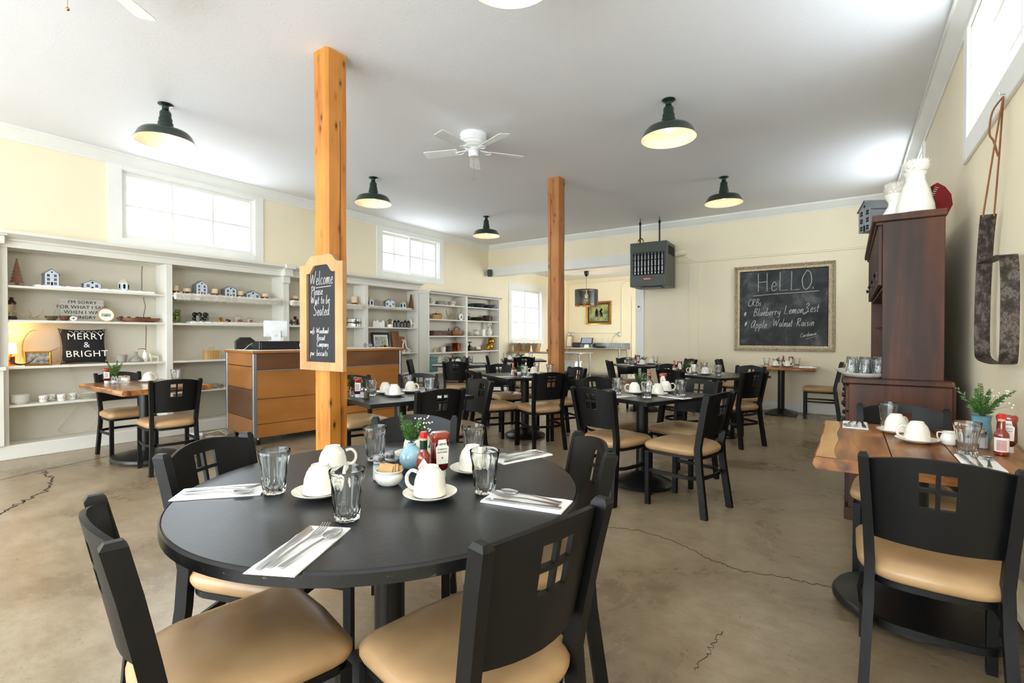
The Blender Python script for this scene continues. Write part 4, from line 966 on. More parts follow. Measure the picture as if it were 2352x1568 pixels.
for key, s in IT.items():
    X, Y, rr, _ = TABLES[key]; nm = NAMES[key]; sd = 3 * len(key) + int(key[1:])
    for it in s.split(';'):
        q = it.split(); k = q[0]; x, y = float(q[1]), float(q[2]); w_ = where(key, x, y)
        wx = X + x * math.cos(rr) - y * math.sin(rr); wy = Y + x * math.sin(rr) + y * math.cos(rr); z = TZ + .0002
        face = math.atan2(-wx, wy) * 0 + math.atan2(wy, wx) + PI / 2 + PI   # -y side turned to the camera
        face = math.atan2(wy, wx) - PI / 2
        at = 'at the %s of %s' % (w_, nm)
        if k == 'glass':
            solo('glass_tumbler', 'glass', glass_mesh, uniq('clear faceted glass tumbler ' + at), 'glass', (wx, wy, z), random.random(), 'tumblers on ' + nm)
        elif k == 'cup': cup(wx, wy, z, R(float(q[3])) + R(34.6), uniq(at), 'on ' + nm)
        elif k == 'hot': hot_sauce(wx, wy, z, face, 'hot sauce bottle with red cap on ' + nm, 1 if key in ('T5', 'T3', 'T11') else 0)
        elif k == 'ketchup': ketchup(wx, wy, z, face + (.35 if key == 'T1' else 0), 'upside-down red ketchup bottle on ' + nm, key in ('T6', 'T10'))
        elif k == 'salt': shaker(wx, wy, z, 'salt', 'glass salt shaker with metal lid on ' + nm)
        elif k == 'pepper': shaker(wx, wy, z, 'pepper', 'glass pepper shaker with metal lid on ' + nm)
        elif k == 'sugar': sugar(wx, wy, z, 'small white bowl of brown sugar packets on ' + nm, 'white bowl on ' + nm)
        elif k == 'creamer':
            t = thing('creamer_jug', 'small white creamer jug beside the salt on ' + nm, 'jug', (wx, wy, z), 2.6)
            MB().lathe([(.02, 0), (.028, .006), (.033, .022), (.028, .04), (.022, .05), (.025, .058), (.022, .058), (.019, .048), (.026, .02), (.001, .008)], 24).obj('jug_body', 'whiteceramic', t)
            MB().tube(smooth([(.024, 0, .05), (.042, 0, .048), (.042, 0, .025), (.03, 0, .015)]), .003, 6).obj('handle', 'whiteceramic', t)
        elif k in ('vase', 'plant', 'pot', 'black'):
            kd, sc = fv.get(key, ('white', 1.2)) if k == 'vase' else ({'plant': 'white', 'pot': 'pot', 'black': 'black'}[k], {'plant': 1.1, 'pot': 1.2, 'black': 1.2}[k])
            d_ = {'blue': 'pale blue glass vase', 'jar': 'clear glass jar', 'bluetall': 'ribbed blue ceramic vase', 'white': 'small white pot', 'pot': 'small copper pot', 'black': 'black bowl'}[kd]
            vase(wx, wy, z, kd, d_ + ' of evergreen sprigs on ' + nm, sd, sc, fl=key not in ('T10',), kinds=('fir', 'fern') if key in ('T1', 'T6', 'T2') else ('fern', 'fern'))
        elif k == 'nap':
            if key == 'T1': a = math.atan2(-y, -x)
            else:
                a = (math.pi if x > 0 else 0) if abs(x) / 1 > abs(y) else (-PI / 2 if y > 0 else PI / 2)
                if key in ('T9', 'T10'): a = math.pi if x > 0 else 0
                if key == 'T11': a = -PI / 2 if y > 0 else PI / 2
            rz = rr + a - PI / 2
            cl = uniq('white paper napkin under cutlery ' + at)
            sfx = cl[len('white paper napkin under cutlery '):]
            solo('folded_napkin', 'nap', napkin, cl, 'napkin', (wx, wy, z), rz, 'folded napkins on ' + nm)
            for nme, fn, dx, tw in (('table_knife', knife, -.034, R(3)), ('fork', fork, -.006, R(-3)), ('spoon', spoon, .026, R(-8))):
                ox = dx * math.cos(rz); oy = dx * math.sin(rz)
                solo(nme, nme, fn, 'stainless %s on the napkin %s' % (nme.replace('_', ' '), sfx), {'table_knife': 'knife'}.get(nme, nme), (wx + ox, wy + oy, z + .0055), rz + tw, '%ss on napkins on %s' % (nme.replace('_', ' '), nm))
random.seed(99)
# ------------------------------------------------------------------ built-in shelves on the left wall
SA = (1.73, 1.385, .915, .53)
def bookshelf(label, y0, y1, stiles, xf, xb, levels, ztop, base_x, side_l=True, low=None):
    t = thing('bookshelf', label, 'bookshelf', (0, 0, 0))
    MB().box(xb - .015, xb, y0, y1, 0, ztop).obj('back_panel', 'shelfback', t)
    for a, b_ in stiles: MB().box(xb, xf, a, b_, 0, ztop, .003).obj('upright', 'shelf', t)
    for (a, b_), (c, d) in zip(stiles, stiles[1:]):
        for z in levels: MB().box(xb, xf - .012, b_ + .001, c - .001, z - .024, z, .002).obj('shelf_board', 'shelf', t)
    return t
bsA = bookshelf('white built-in bookshelf of two bays at the left with the glowing lamp', 1.13, 4.05, [(1.09, 1.15), (2.51, 2.58), (4.0, 4.05)], -6.85, -7.15, SA, 2.12, 0)
bsB = bookshelf('white built-in bookshelf of two bays behind the cash counter', 4.05, 6.755, [(4.052, 4.1), (5.476, 5.55), (6.73, 6.755)], -6.85, -7.15, SA, 2.12, 0)
for t, a, b_ in ((bsA, 1.0, 4.03), (bsB, 4.03, 6.78)):
    b = MB()
    prof = [(-6.868, 2.1), (-6.84, 2.1), (-6.84, 2.16), (-6.825, 2.17), (-6.825, 2.185), (-6.78, 2.2), (-6.72, 2.215), (-6.70, 2.22), (-6.70, 2.25), (-6.868, 2.25)]
    b.rings([[(x, y, z) for x, z in prof] for y in (a, b_)]); b.obj('cornice', 'shelf', t, ang=20)
    MB().box(-7.15, -6.845, a + .06, b_, 2.1, 2.14).obj('top_panel', 'shelf', t)
    MB().box(-6.852, -6.81, a - .3 if t is bsA else a, b_ - (0 if t is bsA else .03), 0, .14, .006).obj('base_board', 'shelf', t)
    MB().box(-7.15, -6.853, a + .1, b_ - .03, .1, .135).obj('bottom_shelf', 'shelf', t)
b = MB(); b.box(-6.865, -6.80, 3.98, 4.09, 2.0, 2.1, .004).box(-6.865, -6.74, 3.97, 4.1, 2.1, 2.2, .004).box(-6.865, -6.68, 3.96, 4.11, 2.2, 2.262, .004); b.obj('capital', 'shelf', bsB)
t = thing('pilaster', 'white fluted pilaster at the far left end of the shelves', 'pilaster', (-6.8, 1.02, 0))
MB().box(-.06, .0, -.4, .06, .9, 2.12, .004).obj('shaft', 'shelf', t); MB().box(-.06, .05, -.42, .1, 2.12, 2.2, .008).box(-.06, .07, -.44, .115, 2.2, 2.235, .005).obj('capital', 'shelf', t)
MB().box(-.06, .02, -.4, .085, .145, .9, .004).box(-.06, .045, -.42, .1, .885, .92, .004).obj('pedestal', 'shelf', t)
SC = (1.845, 1.555, 1.23, .905, .53)
bsC = bookshelf('white freestanding bookshelf of two bays near the alcove', 6.765, 9.07, [(6.765, 6.79), (7.87, 7.93), (9.045, 9.07)], -6.6, -6.864, SC, 2.06, 0)
b = MB(); prof = [(-6.864, 2.045), (-6.59, 2.045), (-6.585, 2.06), (-6.54, 2.08), (-6.52, 2.085), (-6.52, 2.105), (-6.864, 2.105)]
b.rings([[(x, y, z) for x, z in prof] for y in (6.74, 9.1)]); b.obj('cornice', 'shelf', bsC, ang=20)
MB().box(-6.864, -6.42, 6.77, 9.1, 0, .13, .004).obj('base_board', 'shelf', bsC)
MB().box(-6.6, -6.42, 6.77, 9.07, .5, .53, .004).obj('ledge', 'shelf', bsC)
for y in (6.78, 7.88, 9.05):
    b = MB(); b.rings([[(-6.6, y, .13), (-6.5, y, .13), (-6.42, y, .5), (-6.6, y, .5)], [(-6.6, y + .022, .13), (-6.5, y + .022, .13), (-6.42, y + .022, .5), (-6.6, y + .022, .5)]]); b.obj('bracket', 'shelf', bsC)

# ---- small decor builders; each thing stands with its base at z
def D(name, label, cat, x, y, z, rz=0, group=None, rot=None): return thing(name, label, cat, (x, y, z), rz, group, rot)
def house(x, y, z, w, d, h, label, mat='galv', roof='galv', rows=2, barn=False, rz=PI / 2, front='galvlight', group='little metal houses on the shelves'):
    t = D('miniature_house', label, 'ornament', x, y, z, rz, group); e = h * (.55 if barn else .72)
    MB().prism([(-w / 2, 0), (w / 2, 0), (w / 2, e), (0, h), (-w / 2, e)], -d / 2, d / 2, FX).obj('walls', mat, t, ang=20)
    MB().prism([(-w / 2 + .001, 0.001), (w / 2 - .001, .001), (w / 2 - .001, e), (0, h - .003), (-w / 2 + .001, e)], d / 2, d / 2 + .0015, FX).obj('front', front, t, ang=20)
    b = MB()
    for s in (-1, 1):
        b.rings([[(s * -.002, yy, h + .001), (s * (w / 2 + .012), yy, e - .012 * (h - e) / (w / 2) ), (s * (w / 2 + .012), yy, e - .012 * (h - e) / (w / 2) + .004), (s * -.002, yy, h + .006)] for yy in (-d / 2 - .008, d / 2 + .008)])
    b.obj('roof', roof, t, ang=20)
    n = max(2, int(w / .05)); k = 0
    for r_ in range(rows):
        for c in range(n):
            if r_ == 0 and c == n // 2 and n % 2: continue
            cx = -w / 2 + w * (c + .5) / n; cz = e * (r_ + .5) / rows
            b = MB(); s = min(w / n, e / rows) * .28
            for ax in (-1, 1):
                for az in (-1, 1): b.box(cx + ax * s / 2 - s * .42, cx + ax * s / 2 + s * .42, -d / 2 - .0025, -d / 2 - .001, cz + az * s * .6 - s * .5, cz + az * s * .6 + s * .5)
            b.obj('window', 'darkhole', t)
    MB().cyl((0, -d / 2 - .001, e + (h - e) * .35), (0, -d / 2 - .0028, e + (h - e) * .35), w * .07, seg=10).obj('round_window', 'darkhole', t)
    MB().box(-w * .07, w * .07, -d / 2 - .003, -d / 2 - .001, 0.001, e * .28).obj('door', 'darkhole', t)
    return t
def lantern_house(x, y, z, r, h, label):
    t = D('lantern_house', label, 'ornament', x, y, z, .3, 'little metal houses on the shelves')
    MB().lathe([(r, 0), (r, h * .62)], 6, cap0=True).obj('walls', 'galvlight', t, ang=10); MB().lathe([(r * 1.15, h * .6), (.003, h)], 6).obj('roof', 'offwhite', t, ang=10)
    for k in range(6):
        a = PI / 6 + k * PI / 3; b = MB(); M = Matrix.Rotation(a, 4, 'Z')
        b.box(r * .87, r * .875 + .001, -r * .2, r * .2, h * .12, h * .48, M=M); b.obj('window', 'darkhole', t)
def candle(x, y, z, r, h, label):
    t = D('pillar_candle', label, 'candle', x, y, z, 0, 'pillar candles on the shelves')
    MB().lathe([(r * .97, 0), (r, .003), (r, h - .004), (r * .95, h), (.004, h - .004)], 20).obj('wax', 'candle', t); MB().lathe([(r + .001, .008), (r + .002, .01), (r + .002, .032), (r + .001, .034)], 20, cap0=False, cap1=False).obj('ribbon', 'maroon', t)
    MB().cyl((0, 0, h - .006), (0, 0, h + .006), .001, seg=5).obj('wick', 'darkhole', t)
def fur(name, label, y0, y1, x0, x1, z, hang, n, seed):
    t = D(name, label, 'garland', (x0 + x1) / 2, (y0 + y1) / 2, z); L = y1 - y0; w = x1 - x0
    random.seed(seed); b = MB(); rs = []
    m = 40
    for i in range(m + 1):
        y = -L / 2 + L * i / m; e = .004 * math.sin(i * 2.1) + .006 * noise.noise((i * .7, seed, 0)); s = 1 if 0 < i < m else .6
        rs.append([(-w / 2 * s, y, .001), (w / 2 * s, y, .001), (w / 2 * s + hang[0] + e, y, .001 if hang[1] == 0 else -hang[1] * .5), (w / 2 * s + hang[0] * .8, y, .022 + e), (0, y, .026 + e), (-w / 2 * s, y, .018 + e)])
    b.rings(rs).obj('fur_base', 'fur', t)
    b = MB()
    for i in range(n):
        y = random.uniform(-L / 2, L / 2); u = random.random()
        if hang[1] and u < .72: p = Vector((w / 2 + hang[0] * random.uniform(.6, 1), y, random.uniform(-hang[1] * .4, .02))); d = Vector((random.uniform(.2, .9), random.uniform(-.5, .9), random.uniform(-1.6, -.3)))
        else: p = Vector((random.uniform(-w / 2, w / 2 + hang[0]), y, .02)); d = Vector((random.uniform(-.6, .8), random.uniform(-1, 1), random.uniform(.1, .9)))
        d.normalize(); l = random.uniform(.02, .05) * (1 if hang[1] else .6); sd = d.cross(Vector((.3, .5, 1))).normalized() * .003
        v = [b.bm.verts.new(q) for q in (p - sd, p + sd, p + d * l + Vector((0, 0, -.006)))]; b.bm.faces.new(v)
    b.obj('fur_strand', 'fur', t, kind='stuff'); random.seed(seed + 1)
def bowl(name, key, r, h, mat, label, cat, x, y, z, group=None, seg=28, foot=.5, ring=None):
    t = D(name, label, cat, x, y, z, 0, group)
    MB().lathe([(r * foot, 0), (r * foot * 1.05, h * .06), (r * .85, h * .45), (r * .98, h * .9), (r, h), (r * .95, h), (r * .8, h * .5), (r * foot * .8, h * .15), (.001, h * .12)], seg).obj('bowl_body', mat, t)
    if ring: MB().lathe([(r * .97 + .001, h * .72), (r * .99 + .001, h * .8)], seg, cap0=False, cap1=False).obj('painted_band', ring, t)
    return t
def plate(x, y, z, r, label, group, mat='china'):
    o = solo('plate', 'plate%s%.3f' % (mat, r), lambda: MB().lathe([(r * .55, 0), (r * .6, .001), (r * .8, .006), (r, .011), (r * 1.0, .0128), (r * .78, .009), (r * .6, .004), (.001, .0035)], 28).mesh('plate', mat), label, 'plate', (x, y, z), 0, group)
def antler(name, label, x, y, z, paths, group=None, mat='antler', rot=None):
    t = D(name, label, 'antler', x, y, z, 0, group, rot)
    for i, (p, r0) in enumerate(paths):
        pp = smooth(p, 5); n = len(pp); MB().tube(pp, r0, 8, rad=[max(.0018, r0 * (1 - .85 * k / (n - 1))) for k in range(n)]).obj('beam' if i == 0 else 'tine', mat, t)
    return t
def tree(x, y, z, h, label, flat=.5, mat='carved'):
    t = D('wooden_tree', label, 'ornament', x, y, z, PI / 2 - .3)
    pts = []; w = h * .19; k = 7
    for i in range(k):
        zz = h * .14 + (h * .86) * i / k; ww = w * (1 - i / k); pts.append((ww, zz)); pts.append((ww * .55 if i < k - 1 else .004, zz + h * .86 / k))
    poly = [(h * .05, .0), (h * .05, h * .14)] + pts; poly = poly + [(-a, b_) for a, b_ in reversed(poly)]
    MB().prism(poly, -.016, .016, FX).obj('tree_cutout', mat, t, ang=20); MB().box(-h * .2, h * .2, -.03, .03, 0, .012, .003).obj('stand', mat, t)
def frame(x, y, z, w, h, bw, mat, label, rz=PI / 2, tilt=8, art='greyprint', matte=None, name='picture_frame', deep=.018):
    t = D(name, label, 'picture', x, y, z, 0, None, (R(-tilt), 0, rz))
    mitre(MB(), w / 2, h, [(0, 0), (0, deep), (bw * .5, deep * 1.15), (bw, deep * .6), (bw, 0)]).obj('frame', mat, t, ang=20)
    m = 0
    if matte: m = bw * .9; MB().box(-w / 2 + bw * .9, w / 2 - bw * .9, -.006, -.001, bw * .9, h - bw * .9).obj('mat_board', matte, t)
    MB().box(-w / 2 + bw * .95 + m, w / 2 - bw * .95 - m, -.008, -.002, bw * .95 + m, h - bw * .95 - m).obj('picture', art, t)
    return t
A = -6.98; za, zb, zc, zd = SA; e = .0005
# bay 1, top shelf
fur('fur_strip', 'thin cream fur strip laid along the top shelf of the first bay', 1.36, 2.42, -7.1, -6.9, za, (.02, 0), 900, 3)
tree(-6.97, 1.235, za, .28, 'carved dark wooden tree at the left end of the top shelf')
zf = za + .027
house(-6.98, 1.49, zf, .11, .12, .17, 'tall narrow metal house on the top shelf of the first bay', rows=3)
house(-6.98, 1.83, zf, .15, .08, .085, 'low metal barn with crossed doors on the first bay', rows=1, barn=True)
lantern_house(-6.98, 2.13, zf, .055, .14, 'six-sided metal lantern house right of the barn')
# bay 1, second shelf
t = D('lantern', 'old black and brass lantern at the left end of the second shelf', 'lantern', -7.0, 1.2, zb)
MB().lathe([(.04, 0), (.04, .03), (.03, .04)], 16).obj('base', 'darkbrown', t); MB().lathe([(.028, .04), (.03, .16)], 16).obj('glass_body', 'glass', t); MB().lathe([(.034, .16), (.036, .18), (.02, .2), (.012, .22), (.02, .23)], 16).obj('cap', 'darkbrown', t)
for k in range(4):
    a = k * PI / 2; MB().cyl((.033 * math.cos(a), .033 * math.sin(a), .03), (.033 * math.cos(a), .033 * math.sin(a), .17), .003, seg=6).obj('rod', 'brass', t)
antler('antler', 'branching brown antler lying across the second shelf', -6.93, 1.2, zb + .012, [([(0, -.01, .09), (0, .06, .045), (0, .2, .01), (.02, .33, .012)], .012), ([(0, .12, .01), (-.02, .13, .06), (0, .1, .11)], .009), ([(0, .14, .012), (0, .2, .05), (0, .22, .11)], .009), ([(0, .25, .012), (0, .3, .05), (0, .32, .1)], .008)])
bowl('bowl', '', .055, .05, 'olive', 'small mottled bowl beside the antler on the second shelf', 'bowl', -6.95, 1.49, zb)
bowl('bowl', '', .045, .055, 'brown', 'small brown bowl in front of the hungry sign', 'bowl', -6.93, 1.59, zb)
t = D('shell_ornament', 'little white curled shell ornament in front of the hungry sign', 'ornament', -6.89, 1.655, zb); MB().tube([(.0, .022 * math.cos(a), .026 + .016 * math.sin(a)) for a in [R(20 * i) for i in range(18)]], .01, 8, closed=True).obj('shell', 'whiteceramic', t)
t = D('word_sign', 'grey wooden sign reading I am sorry for what I said when I was hungry', 'sign', -7.03, 1.77, zb, 0, None, (R(-8), 0, PI / 2))
MB().box(-.19, .19, -.012, 0, 0, .25, .002).obj('board', 'greypaint', t)
for k, (s_, zz) in enumerate((("I'M SORRY", .196), ('FOR WHAT I SAID', .14), ('WHEN I WAS', .084), ('HUNGRY', .026))):
    inst('lettering', text_mesh(s_, .052, 'ink', spacing=1.05), t, (0 if k != 2 else -.0, -.0135, zz), (PI / 2, 0, 0))
t = D('hoop_ornament', 'round embroidery hoop with a small print leaning on the hungry sign', 'ornament', -6.93, 1.95, zb, 0, None, (R(-12), 0, PI / 2))
MB().tube([(.075 * math.cos(a), -.004, .078 + .075 * math.sin(a)) for a in [R(15 * i) for i in range(24)]], .005, 6, closed=True).obj('hoop', 'pine', t); MB().cyl((0, 0, .078), (0, -.004, .078), .074, seg=28).obj('cloth', 'paper', t); MB().box(-.042, .042, -.0055, -.004, .06, .095).obj('print', 'print', t)
t = D('dough_bowl', 'long carved wooden dough bowl of pine cones on the second shelf', 'bowl', -6.97, 2.27, zb)
b = MB(); b.rings([[(.055 * s * c_ * (1 if abs(math.cos(a)) > 0 else 1), .0, 0) for a in (0,)] for s, c_ in ((1, 1), (1, 1))]) if False else None
MB().lathe([(.05, 0), (.075, .02), (.082, .052), (.076, .052), (.06, .02), (.001, .015)], 28, sx=.75, sy=2.7).obj('bowl_body', 'carved', t)
for k in range(6):
    o = solo('pine_cone', 'cone', lambda: MB().lathe([(.005, 0), (.02, .01), (.026, .022), (.02, .04), (.008, .055), (.001, .057)], 12, fm=lambda a, z_: 1 + .15 * math.cos(6 * a + z_ * 260)).mesh('pine_cone', 'darkbrown', 10), 'pine cone in the long wooden dough bowl', 'pine cone', (-6.97 + .012 * (-1) ** k, 2.12 + .055 * k, zb + .034), k, 'pine cones in the dough bowl')
    o.rotation_euler = (R(70), 0, k * 1.3)
# bay 1, third shelf
t = D('table_lamp', 'small glowing lamp with a copper base on the third shelf', 'lamp', -6.99, 1.185, zc)
MB().lathe([(.034, 0), (.035, .004), (.035, .1), (.012, .105), (.01, .125)], 20).obj('base', 'copper', t); MB().lathe([(.05, .13), (.042, .24), (.04, .24), (.048, .13)], 20, cap0=False, cap1=False).obj('lamp_shade', 'shadeglow', t)
point('lamp_light', (-6.98, 1.19, zc + .2), 10, (1, .66, .3), .04)
antler('horn', 'dark curved horn lying before the little lamp', -6.9, 1.17, zc + .018, [([(0, 0, .05), (.01, .03, .01), (0, .09, .0), (0, .15, .03), (0, .18, .07)], .016)], mat='darkbrown')
antler('antler', 'large curving antler behind the gold frame', -7.06, 1.28, zc + .02, [([(0, .02, 0), (0, -.0, .12), (0, .01, .24), (0, .06, .33), (0, .12, .35)], .016), ([(0, .02, .03), (0, .12, .08), (0, .25, .14), (0, .33, .19)], .014), ([(0, .1, .0), (.03, .25, .02), (.05, .42, .05)], .013)])
frame(-6.93, 1.38, zc, .21, .15, .018, 'gold', 'small gold picture frame on the third shelf', art='greyprint', tilt=14)
t = D('throw_pillow', 'black pillow with white words MERRY and BRIGHT', 'pillow', -7.02, 1.78, zc, 0, None, (R(-13), 0, PI / 2))
def pillowmesh(w, h, d, mat, x0=-1, x1=1):
    b = MB(); n = 14; g = {}
    for sd in (-1, 1):
        for i in range(n + 1):
            for j in range(n + 1):
                u = -1 + 2 * i / n; v = -1 + 2 * j / n; uu = x0 + (x1 - x0) * (u + 1) / 2
                p = .09; ex = uu * (1 - p * (1 - v * v)) ; ez = v * (1 - p * (1 - uu * uu))
                dd = d * max(0, (1 - uu ** 4)) ** .6 * max(0, (1 - v ** 4)) ** .6
                g[sd, i, j] = b.bm.verts.new((ex * w / 2, sd * dd / 2, h / 2 + ez * h / 2))
        for i in range(n):
            for j in range(n): b.bm.faces.new((g[sd, i, j], g[sd, i + 1, j], g[sd, i + 1, j + 1], g[sd, i, j + 1]))
    bmesh.ops.remove_doubles(b.bm, verts=b.bm.verts, dist=.0008); return b
pillowmesh(.42, .4, .13, 'pillow').obj('cushion', 'pillow', t, ang=80)
b = MB()
for s in (-1, 1):
    for k in range(3): b.tube([(s * (.206 - .012 * k - .02 * (1 - v * v)), -.008 - .006 * k, .2 + v * (.19 - .002 * k)) for v in [-1 + .125 * i for i in range(17)]], .0025, 4)
b.obj('stripe', 'stripe', t)
for s_, zz, sz in (('MERRY', .262, .1), ('&', .172, .09), ('BRIGHT', .066, .1)): inst('lettering', text_mesh(s_, sz, 'paper', .0008, spacing=1.08), t, (.01, -.0665, zz), (PI / 2, 0, 0))
b = MB()
for k in range(11):
    x = -.13 + .026 * k; b.tube([(x, -.056, .352 + .004 * (-1) ** k), (x + .015, -.056, .345 + .012 * (-1) ** k), (x + .028, -.055, .352 - .004 * (-1) ** k)], .0022, 4)
b.obj('embroidery', 'paper', t)
t = D('mug', 'grey handmade planter tipped on the third shelf', 'mug', -6.97, 2.1, zc); MB().lathe([(.035, 0), (.045, .01), (.055, .09), (.051, .09), (.04, .012), (.001, .01)], 24).obj('mug_body', 'greyceramic', t)
t = D('bud_vase', 'grey tent-shaped ceramic bud vase', 'vase', -6.97, 2.24, zc); MB().lathe([(.06, 0), (.072, .012), (.07, .022), (.03, .062), (.014, .085), (.014, .11), (.018, .122), (.012, .12), (.001, .1)], 28).obj('vase_body', 'greyceramic', t)
t = D('oil_cruet', 'white ceramic oil cruet with a metal spout', 'bottle', -6.98, 2.33, zc); MB().lathe([(.022, 0), (.026, .01), (.03, .06), (.024, .1), (.012, .12), (.01, .14), (.001, .14)], 24).obj('cruet_body', 'whiteceramic', t); MB().tube(smooth([(0, 0, .138), (0, -.01, .155), (0, -.035, .158), (0, -.07, .15)]), .003, 6).obj('spout', 'iron', t)
def beast(t, s, mat, leg=.5, body=(.5, .16), neck=.3, hd=.09):
    # simple four-legged figure: one continuous skin grown from a skeleton, length along y
    V = [((0, 0, leg), .09), ((0, body[0] / 2, leg + .03), .1), ((0, -body[0] / 2, leg), .09), ((0, body[0] / 2 + .08, leg + neck), .05), ((0, body[0] / 2 + .2, leg + neck + .03), .035),
         ((.06, body[0] / 2, leg * .5), .03), ((.06, body[0] / 2, 0.01), .025), ((-.06, body[0] / 2, leg * .5), .03), ((-.06, body[0] / 2, 0.01), .025),
         ((.06, -body[0] / 2 - .03, leg * .5), .03), ((.06, -body[0] / 2, 0.01), .025), ((-.06, -body[0] / 2 - .03, leg * .5), .03), ((-.06, -body[0] / 2, 0.01), .025)]
    E_ = [(0, 1), (0, 2), (1, 3), (3, 4), (1, 5), (5, 6), (1, 7), (7, 8), (2, 9), (9, 10), (2, 11), (11, 12)]
    b = MB()
    for i, j in E_:
        (p, r0), (q, r1) = V[i], V[j]; b.cyl(tuple(c * s for c in p), tuple(c * s for c in q), r0 * s, r1 * s, 8)
    for p, r0 in V: b.ball(tuple(c * s for c in p), r0 * s, 8, 1, 5)
    return b.obj('body', mat, t, ang=60)
t = D('animal_figurine', 'cream ceramic animal figurine at the right of the third shelf', 'figurine', -6.96, 2.42, zc, PI); beast(t, .17, 'offwhite', .32, (.4, .2), .26)
# bay 1, fourth shelf
for k in range(5): bowl('bowl', '', .075, .04, 'whiteceramic', 'white bowl in the nested stack, number %s from the bottom' % ('one', 'two', 'three', 'four', 'five')[k], 'bowl', -6.97, 1.25, zd + .013 * k + (0.0), 'stack of white bowls')
for k, (y, x, zz) in enumerate(((1.42, -6.95, 0), (1.5, -7.03, 0), (1.56, -6.93, 0), (1.66, -6.98, 0))):
    t = D('teacup', 'flowered porcelain teacup, ' + ('leftmost of four', 'behind the others', 'front middle one', 'rightmost of four')[k], 'cup', x, y, zd, 0, 'flowered teacups')
    MB().lathe([(.025, 0), (.03, .005), (.036, .035), (.038, .07), (.0355, .07), (.032, .01), (.001, .008)], 24).obj('cup_body', 'whiteceramic', t); MB().tube(smooth([(0, .036, .055), (0, .056, .05), (0, .054, .025), (0, .034, .02)]), .0035, 6).obj('handle', 'whiteceramic', t)
    b = MB()
    for j in range(7): a = j * .5 - 1.4; b.ball((.0365 * math.cos(a), .0365 * math.sin(a), .035 + .01 * math.sin(j * 3)), .005, 5, .7, 3)
    b.obj('painted_flowers', 'maroon', t)
for k in range(5): plate(-6.97, 1.8, zd + .0128 * k, .085, 'white plate in the stack, number %s from the bottom' % ('one', 'two', 'three', 'four', 'five')[k], 'stack of white plates on the fourth shelf')
tag(MB().tube(smooth([(-7.12, 1.66, .88), (-7.1, 1.7, .72), (-7.1, 1.75, .5), (-7.1, 1.66, .34), (-7.1, 1.56, .2), (-7.08, 1.7, .142), (-7.06, 1.84, .2), (-7.1, 1.9, .33), (-7.12, 1.8, .5)], 6), .004, 6).obj('lamp_cord', 'cord'), 'thin beige lamp cord looping behind the lowest shelves', 'cord')
# bay 2, top shelf
fur('fur_garland', 'shaggy white fur garland hanging over the top shelf of the second bay', 2.6, 3.98, -7.1, -6.86, za, (.06, .1), 7500, 5)
zf = za + .027
for k, (y, r, h, w) in enumerate(((2.66, .035, .1, 'leftmost of five on the second bay'), (2.79, .043, .075, 'second of five on the second bay'), (3.12, .043, .095, 'between the two taller metal houses'), (3.45, .046, .09, 'between the metal house and the barn'), (3.8, .046, .08, 'rightmost of five on the second bay'))):
    candle(-6.98, y, zf, r, h, 'cream pillar candle with dark red ribbon, ' + w)
house(-6.98, 2.94, zf, .13, .12, .18, 'tallest metal house on the fur garland of the second bay', rows=3)
house(-6.98, 3.3, zf, .15, .12, .14, 'medium metal house between two candles on the second bay', rows=2)
house(-6.98, 3.61, zf, .18, .09, .1, 'low metal barn on the fur garland of the second bay', rows=1, barn=True)
# bay 2, second shelf
fur('fur_garland', 'flat white fur strip along the second shelf of the second bay', 2.8, 3.95, -7.08, -6.89, zb, (.02, .012), 1500, 8)
def jar(x, y, z, r, h, label, balls, mat, group, br=.03, lid=False):
    t = D('glass_jar', label, 'jar', x, y, z); MB().lathe([(r * .8, 0), (r, h * .06), (r, h * .7), (r * .65, h * .86), (r * .7, h), (r * .66, h), (r * .6, h * .86), (r * .95, h * .7), (r * .95, h * .08), (.001, h * .05)], 24).obj('jar_body', 'pane', t)
    if lid: MB().lathe([(r * .7, h), (r * .5, h * 1.06), (.01, h * 1.1), (.012, h * 1.16), (.001, h * 1.18)], 20).obj('lid', 'pane', t)
    k = 0; zz = h * .08 + br
    while k < balls:
        n = max(1, int(2 * PI * max(.001, (r * .93 - br)) / (2 * br * 1.02)))
        for j in range(n):
            if k >= balls: break
            a = 2 * PI * j / n + zz * 40; q = r * .93 - br
            o = solo('bauble', 'ball%s%.3f' % (mat, br), lambda: MB().ball((0, 0, 0), br, 12, 1, 8).mesh('bauble', mat), ('shiny bauble inside the ' + label) if len(label.split()) < 12 else 'shiny bauble inside the ' + ' '.join(label.split()[:8]), 'bauble', (x + q * math.cos(a), y + q * math.sin(a), z + zz), 0, group); k += 1
        zz += br * 1.75
jar(-6.97, 2.665, zb, .052, .24, 'tall glass jar of green and gold baubles', 14, 'ornament', 'baubles in the tall jar', .021)
jar(-6.99, 2.95, zb + .027, .105, .11, 'low round glass jar of dark baubles', 11, 'ornamentdark', 'baubles in the low jar', .03)
jar(-6.98, 3.42, zb + .027, .062, .1, 'small glass jar with a stopper in the middle of the second bay', 3, 'copper', 'baubles in the stoppered jar', .018, True)
jar(-6.98, 3.58, zb + .027, .05, .07, 'smallest glass jar with a lid beside the till', 2, 'copper', 'baubles in the smallest jar', .016, True)
t = D('gold_ornament', 'small gold and brown deer-shaped ornament on the fur strip', 'ornament', -6.98, 3.22, zb + .027)
MB().box(-.02, .02, -.06, .05, 0, .02, .004).ball((0, -.02, .045), .026, 8, .8).obj('gold_body', 'gold', t); MB().ball((0, .06, .02), .024, 8).ball((0, .09, .018), .018, 8).obj('cone', 'darkbrown', t)
